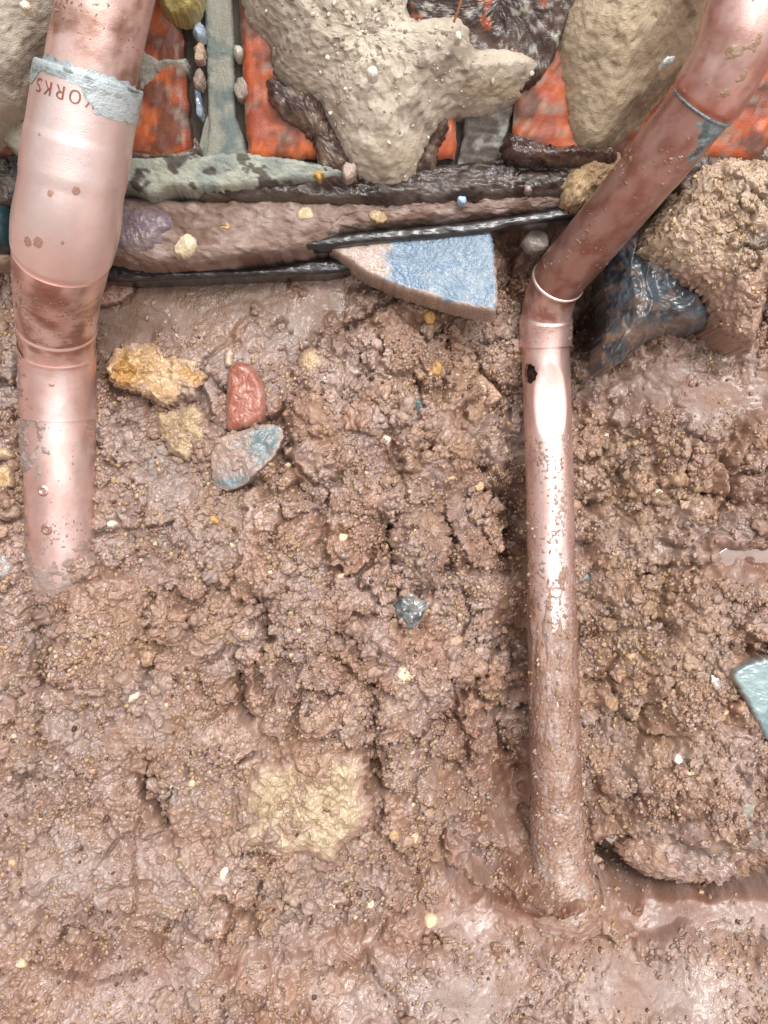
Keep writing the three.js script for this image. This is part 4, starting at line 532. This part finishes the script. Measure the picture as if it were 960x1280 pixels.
{ // the thin pipe
  const path = new Path([[704, 1240, -18], [702, 1160, -16], [697, 1040, -15], [693, 900, -15], [690, 760, -14.5], [687, 600, -14], [684, 500, -13], [682, 430, -11], [684, 388, -7], [697, 352, 2], [727, 315, 14], [765, 270, 27], [805, 222, 39], [845, 172, 48], [880, 128, 55], [908, 82, 61], [928, 36, 65], [942, -20, 68], [955, -100, 71], [965, -200, 74]]);
  const pipe = thing('copper_pipe', P(700, 1160, -26), 'thin copper pipe with a dented burst shaft, standing in the trench and bending up', 'pipe');
  const A = (py) => path.at(py), R = 7.55, dS = A(505), hS = A(467);
  const dent = (s, a) => { const k = Math.hypot((s - dS) / 13, (a + 0.02) / 0.78); return k < 1 ? 1.7 * Math.pow(1 - k * k, 1.4) : 0; };
  const lip = (s, a) => { const k = Math.hypot((s - hS) / 3.4, (a + 0.95) / 0.42); return k < 1.5 ? 0.7 * Math.exp(-k * k * 1.5) : 0; };
  const hole = (s, a) => Math.hypot((s - hS) / 3.1, (a + 0.95) / 0.36) + 0.16 * n2(s * 0.9, a * 6, 71) + 0.18 * Math.max(0, a + 0.9) * (s > hS ? 1 : -0.5);
  part('pipe', pipe, skin(path, 0, A(428), (s, a) => R - dent(s, a) - lip(s, a), copper(61, CU.m, 0.35), { n: 620, m: 220, keep: (s, a) => hole(s, a) > 1 }), copperMat);
  part('pipe_bore', pipe, skin(path, A(540), A(428), (s, a) => R - 0.7 - dent(s, a) - lip(s, a), copper(62, CU.m, 0.5), { n: 120, m: 90, keep: (s, a) => hole(s, a) > 0.97 }), dullCopperMat);
  part('socket', pipe, skin(path, A(432), A(392), (s) => 8.25 - 0.45 * step(A(400), A(392), s), copper(63, CU.m, 0.35), { n: 50, m: 80, capStart: 7.4 }), copperMat);
  const sR = A(366);
  part('elbow', pipe, skin(path, A(396), A(345), (s) => 7.75, copper(64, lin('#95614f'), 0.9), { n: 60, m: 72 }), dullCopperMat);
  const sE = A(128), sC = A(212);
  const rS = (s) => 8.0 + 0.3 * step(sC - 1.5, sC + 2, s);
  part('sleeve', pipe, skin(path, A(352), sE, rS, (s, a) => mix(copper(65, lin('#8a5a4d'), 0.95)(s, a), lin('#8f6153'), 0.65), { n: 140, m: 80, capStart: 7.7, capEnd: 7.5 }), dullCopperMat);
  const s0 = A(352);
  part('rim', pipe, skin(path, s0 - 0.5, s0 + 0.7, (s) => 8.0 + 0.35 * Math.sqrt(Math.max(0, 1 - ((s - s0 - 0.1) / 0.6) ** 2)), copper(66, CU.p, 0.9), { n: 8, m: 80 }), copperMat);
  const bodyR = (s) => 8.6 + 0.65 * step(sE - 0.4, sE + 1.5, s) + 0.6 * step(sE + 9, sE + 18, s) ;
  part('elbow_body', pipe, skin(path, sE - 0.4, path.L, bodyR, (s, a) => mix(copper(67, lin('#a87060'), 0.7)(s, a), lin('#b5573c'), 0.6 * step(sE + 6, sE, s)), { n: 150, m: 96, capStart: 8.2 }), copperMat);
  const grey = (s, a) => mul(mix(lin('#7f8d90'), lin('#5a6465'), step(0.0, 0.4, f2(s * 0.3, a * 3, 131, 4))), 1 + 0.15 * n2(s * 2, a * 12, 132));
  part('solder', pipe, coat(path, sE - 14, sE + 0.2, 0.0, 1.6, rS, (s, a) => { const k = (sE - s) / 14; return 0.6 * (0.5 - Math.abs(a - 0.75 - 0.3 * k) / (0.85 - 0.45 * k)) + 0.3 * (1 - k) - 0.2 + 0.25 * f2(s * 0.4, a * 4, 133, 3) - 0.8 * step(0.8, 1, k); }, 0.45, grey, 100, 70), solderMat);
  part('solder_bead', pipe, skin(path, sE - 1.2, sE - 0.2, (s, a) => 8.3 + 0.5 * Math.sqrt(Math.max(0, 1 - ((s - sE + 0.7) / 0.5) ** 2)), grey, { n: 8, m: 80, a0: -1.2, a1: 1.7 }), solderMat);
  part('mud_film', pipe, coat(path, sE + 1, sE + 22, -0.9, 1.5, bodyR, (s, a) => -0.2 - 0.3 * Math.abs(a - 0.2) + 0.9 * f2(s * 0.2, a * 2.2, 134, 4), 0.6, (s, a) => mix(mudOn(135)(s, a), CM.sand, 0.6)), mudMat);
  // mud drying on the shaft: streaks along both flanks, then a full coat towards the foot
  part('mud_film', pipe, gritOn(coat(path, A(1150), A(640), -1.7, 1.7, () => R, (s, a) => { const t = (A(900) - s) / (A(900) - A(1080)); return clamp(0.6 * t + 0.3, -0.5, 0.7) + 0.16 * (Math.abs(a) - 0.45) + 0.5 * f2(s * 0.07, a * 2.4, 136, 4) + 0.15; }, 0.75, (s, a) => mix(mudOn(137)(s, a), CM.rust, 0.35 * step(0.3, 1, Math.abs(a + 0.0))), 420, 110), 500, [CM.base, CM.pink, CM.sand], 14), mudMat);
  part('mud_film', pipe, gritOn(coat(path, A(1150), A(985), -1.8, 1.8, (s) => 7.7 + 6 * step(A(1060), A(1140), s), (s, a) => 0.3 + 0.4 * f2(s * 0.1, a * 2, 138, 4) + (A(1010) - s) / 14, 1.1, mudOn(139), 160, 90), 300, [CM.base, CM.pink, CM.sand], 15), mudMat);
  const specks = (s0, s1, r, seed, dense) => part('mud_specks', pipe, coat(path, A(s0), A(s1), -1.5, 1.5, r, (s, a) => f2(s * 0.9, a * 7, seed, 3) + 0.6 * f2(s * 0.07, a * 1.2, seed + 1, 3) - dense, 0.3, mudOn(seed + 2), 420, 130), mudMat);
  specks(900, 545, () => R + 0.02, 321, 0.3); specks(425, 396, () => 8.26, 324, 0.5); specks(340, 150, rS, 327, 0.6);
  part('drip', pipe, coat(path, A(736) - 2.4, A(736) + 2.4, -0.32, 0.32, () => R + 0.1, (s, a) => { const d = Math.hypot(s - A(736), a * 7.6); return 0.5 - Math.abs(d - 1.5) * 0.75; }, 0.35, copper(140, CU.m, 0.5), 36, 36), copperMat);
}

// ---------------------------------------------------------------- water
function pool(name, px, py, rx, ry, down, colour, label, rough = 0.1, seed = 1, ty = 0, turn = 0, uneven = 0.1) {   // a level film whose shore is where the mud rises through it
  let w = 0; for (let i = 0; i < 16; i++) w += mudHeight(px + rx * 0.8 * Math.cos(i * 0.3927), py + ry * 0.8 * Math.sin(i * 0.3927)) / 16;
  const g = lump(ellipse(px, py, rx, ry, turn, 12, seed, uneven), w - down, { thick: 0.15, bevel: 1, back: 0.5, N: 90, K: 20, seed, rough: 0.1, fine: 0, scale: 0.12, wobble: 0.3, tilt: [0, ty], color: colour });
  return solid(name, g, M({ vertexColors: true, roughness: rough, clearcoat: 1, clearcoatRoughness: 0.03 }), label, undefined, undefined, 'structure');
}
const film = S('#6f5142', '#7d5f4e', 160, 0.8, 0.1, 0.03);
pool('water', 944, 696, 50, 20, 1.2, film, 'brown water lying in a hollow at the edge of the bank', 0.2, 3);
pool('water', 770, 1038, 9, 26, 0.3, film, 'glinting water beside the foot of the thin pipe', 0.05, 4, -0.2, 0.5, 0.4);
pool('water', 904, 852, 16, 14, 0.0, film, 'shining water film at the rim of the wet slate', 0.05, 6, -0.2);


// ---------------------------------------------------------------- twig and loose grains
{
  const a = P(577, -4, 50), b = P(567, 28, 48), c = new THREE.QuadraticBezierCurve3(new THREE.Vector3(...a), new THREE.Vector3((a[0] + b[0]) / 2 + 0.5, (a[1] + b[1]) / 2, 50), new THREE.Vector3(...b));
  const g = new THREE.TubeGeometry(c, 16, 0.35, 6); const n = g.attributes.position.count, col = []; for (let i = 0; i < n; i++) col.push(...lin('#a8663a')); g.setAttribute('color', new THREE.Float32BufferAttribute(col, 3));
  solid('straw', g, stoneMat, 'thin orange straw lying on the dark slab at the top', 'straw');
}
{
  const r = rng(777), shapes = [];
  for (let k = 0; k < 4; k++) { const g = new THREE.IcosahedronGeometry(1, 2), m = mergeVertices((g.deleteAttribute('normal'), g.deleteAttribute('uv'), g)), p = m.attributes.position; for (let i = 0; i < p.count; i++) { const x = p.getX(i), y = p.getY(i), z = p.getZ(i), l = 1 + 0.35 * n3(x * 1.3 + k * 9, y * 1.3, z * 1.3, 5) + 0.15 * n3(x * 3 + k, y * 3, z * 3, 6); p.setXYZ(i, x * l, y * l * (0.75 + 0.1 * k), z * l * 0.7); } m.computeVertexNormals(); shapes.push(m); }
  const gravel = new THREE.Group(); gravel.name = 'gravel'; gravel.quaternion.copy(qB); tag(gravel, 'fine grit and mud crumbs scattered over the whole bank', undefined, undefined, 'stuff'); scene.add(gravel);
  const spots = [[], [], [], []], tones = [[CM.base, 0.4], [CM.pink, 0.24], [CM.sand, 0.16], [mul(lin('#b0936e'), 0.7), 0.08], [CM.dark, 0.06], [mul(lin('#cbb494'), 0.8), 0.03], [CM.grey, 0.025]];
  let made = 0;
  while (made < 52000) {
    const px = -40 + 1040 * r(), py = 340 + 980 * r(), w = macro(px, py), p = P(px, py, w), h = w + relief(px, py, p[0], p[1]);
    const dens = 0.015 + 0.95 * look.crumb * Math.sqrt(look.crumb) * (0.12 + 0.88 * step(-0.15, 0.4, f2(p[0] * 0.06, p[1] * 0.06, 91, 4))) + 0.03 * look.dep * (1 - look.smooth);
    if (r() > dens) { r(); continue; }
    const size = 0.2 + 0.75 * Math.pow(r(), 4), sandK = blobs(SANDS, px, py); let t = r() * 1.0 - 0.25 * sandK * r(), c = CM.sand; let acc = 0; if (t > 0) for (const [tone, share] of tones) { acc += share; if (t < acc) { c = tone; break; } }
    c = mul(c, 0.85 + 0.3 * r());
    spots[Math.floor(r() * 4)].push([p[0], p[1], h + size * (0.1 + 0.35 * r()), size, r() * 6.28, r() * 6.28, c, 0.7 + 0.6 * r()]); made++;
  }
  for (const [x, y, z, c] of extraGrit) { const size = 0.22 + 0.6 * Math.pow(r(), 4); spots[Math.floor(r() * 4)].push([x, y, z + size * 0.3, size, r() * 6.28, r() * 6.28, mul(c, 0.8 + 0.4 * r()), 0.7 + 0.6 * r()]); }
  const m4 = new THREE.Matrix4(), q = new THREE.Quaternion(), e = new THREE.Euler(), v = new THREE.Vector3(), s3 = new THREE.Vector3(), cc = new THREE.Color();
  // crumbs: rough balls of the same mud, a few millimetres across
  const crumbShape = []; for (let k = 0; k < 4; k++) { const g0 = new THREE.IcosahedronGeometry(1, 6); g0.deleteAttribute('normal'); g0.deleteAttribute('uv'); const g = mergeVertices(g0), p = g.attributes.position; for (let i = 0; i < p.count; i++) { const x = p.getX(i), y = p.getY(i), z = p.getZ(i), l = 1 + 0.4 * n3(x * 1.2 + k * 9, y * 1.2, z * 1.2, 15) + 0.22 * n3(x * 2.8 + k, y * 2.8, z * 2.8, 16) + 0.14 * n3(x * 6 + k, y * 6, z * 6, 17); p.setXYZ(i, x * l, y * l * (0.7 + 0.1 * k), z * l * 0.75); } g.computeVertexNormals(); crumbShape.push(g); }
  const crumbs = [[], [], [], []];
  for (let i = 0; i < 5200;) {
    const px = -30 + 1020 * r(), py = 345 + 960 * r(), w = macro(px, py), p = P(px, py, w), h = w + relief(px, py, p[0], p[1]), ok = (look.crumb * look.crumb * 1.1 + (px > 745 && py > 1050 && py < 1095 ? 2.5 : 0)) * (0.06 + step(-0.1, 0.5, f2(p[0] * 0.05 + 5, p[1] * 0.05, 92, 4)));
    if (r() > ok) continue;
    const size = 0.7 + 1.0 * Math.pow(r(), 2) + 2.0 * Math.pow(r(), 14); let c = mudColour(px, py, p[0], p[1]); c = mul(mix(c, r() > 0.5 ? CM.pink : CM.sand, 0.3 * r()), 0.85 + 0.3 * r());
    crumbs[i++ % 4].push([p[0], p[1], h - size * 0.1, size, r() * 6.28, r() * 6.28, c, 0.8 + 0.4 * r()]);
  }
  const batches = [...spots.map((list, k) => [list, shapes[k], grainMat, 'grit']), ...crumbs.map((list, k) => [list, crumbShape[k], crumbMat, 'crumbs'])];
  batches.forEach(([list, shape, mat, name]) => {
    const im = new THREE.InstancedMesh(shape, mat, list.length); im.name = name; im.castShadow = im.receiveShadow = true;
    list.forEach(([x, y, z, s, a, b, c, l], i) => { m4.compose(v.set(x, y, z).multiplyScalar(0.001), q.setFromEuler(e.set(a * 0.2, b * 0.2, a)), s3.set(s * l, s, s).multiplyScalar(0.001)); im.setMatrixAt(i, m4); im.setColorAt(i, cc.setRGB(c[0], c[1], c[2])); });
    gravel.add(im);
  });
}
for (const o of scene.children) delete o.userData.base;
renderer.render(scene, camera);
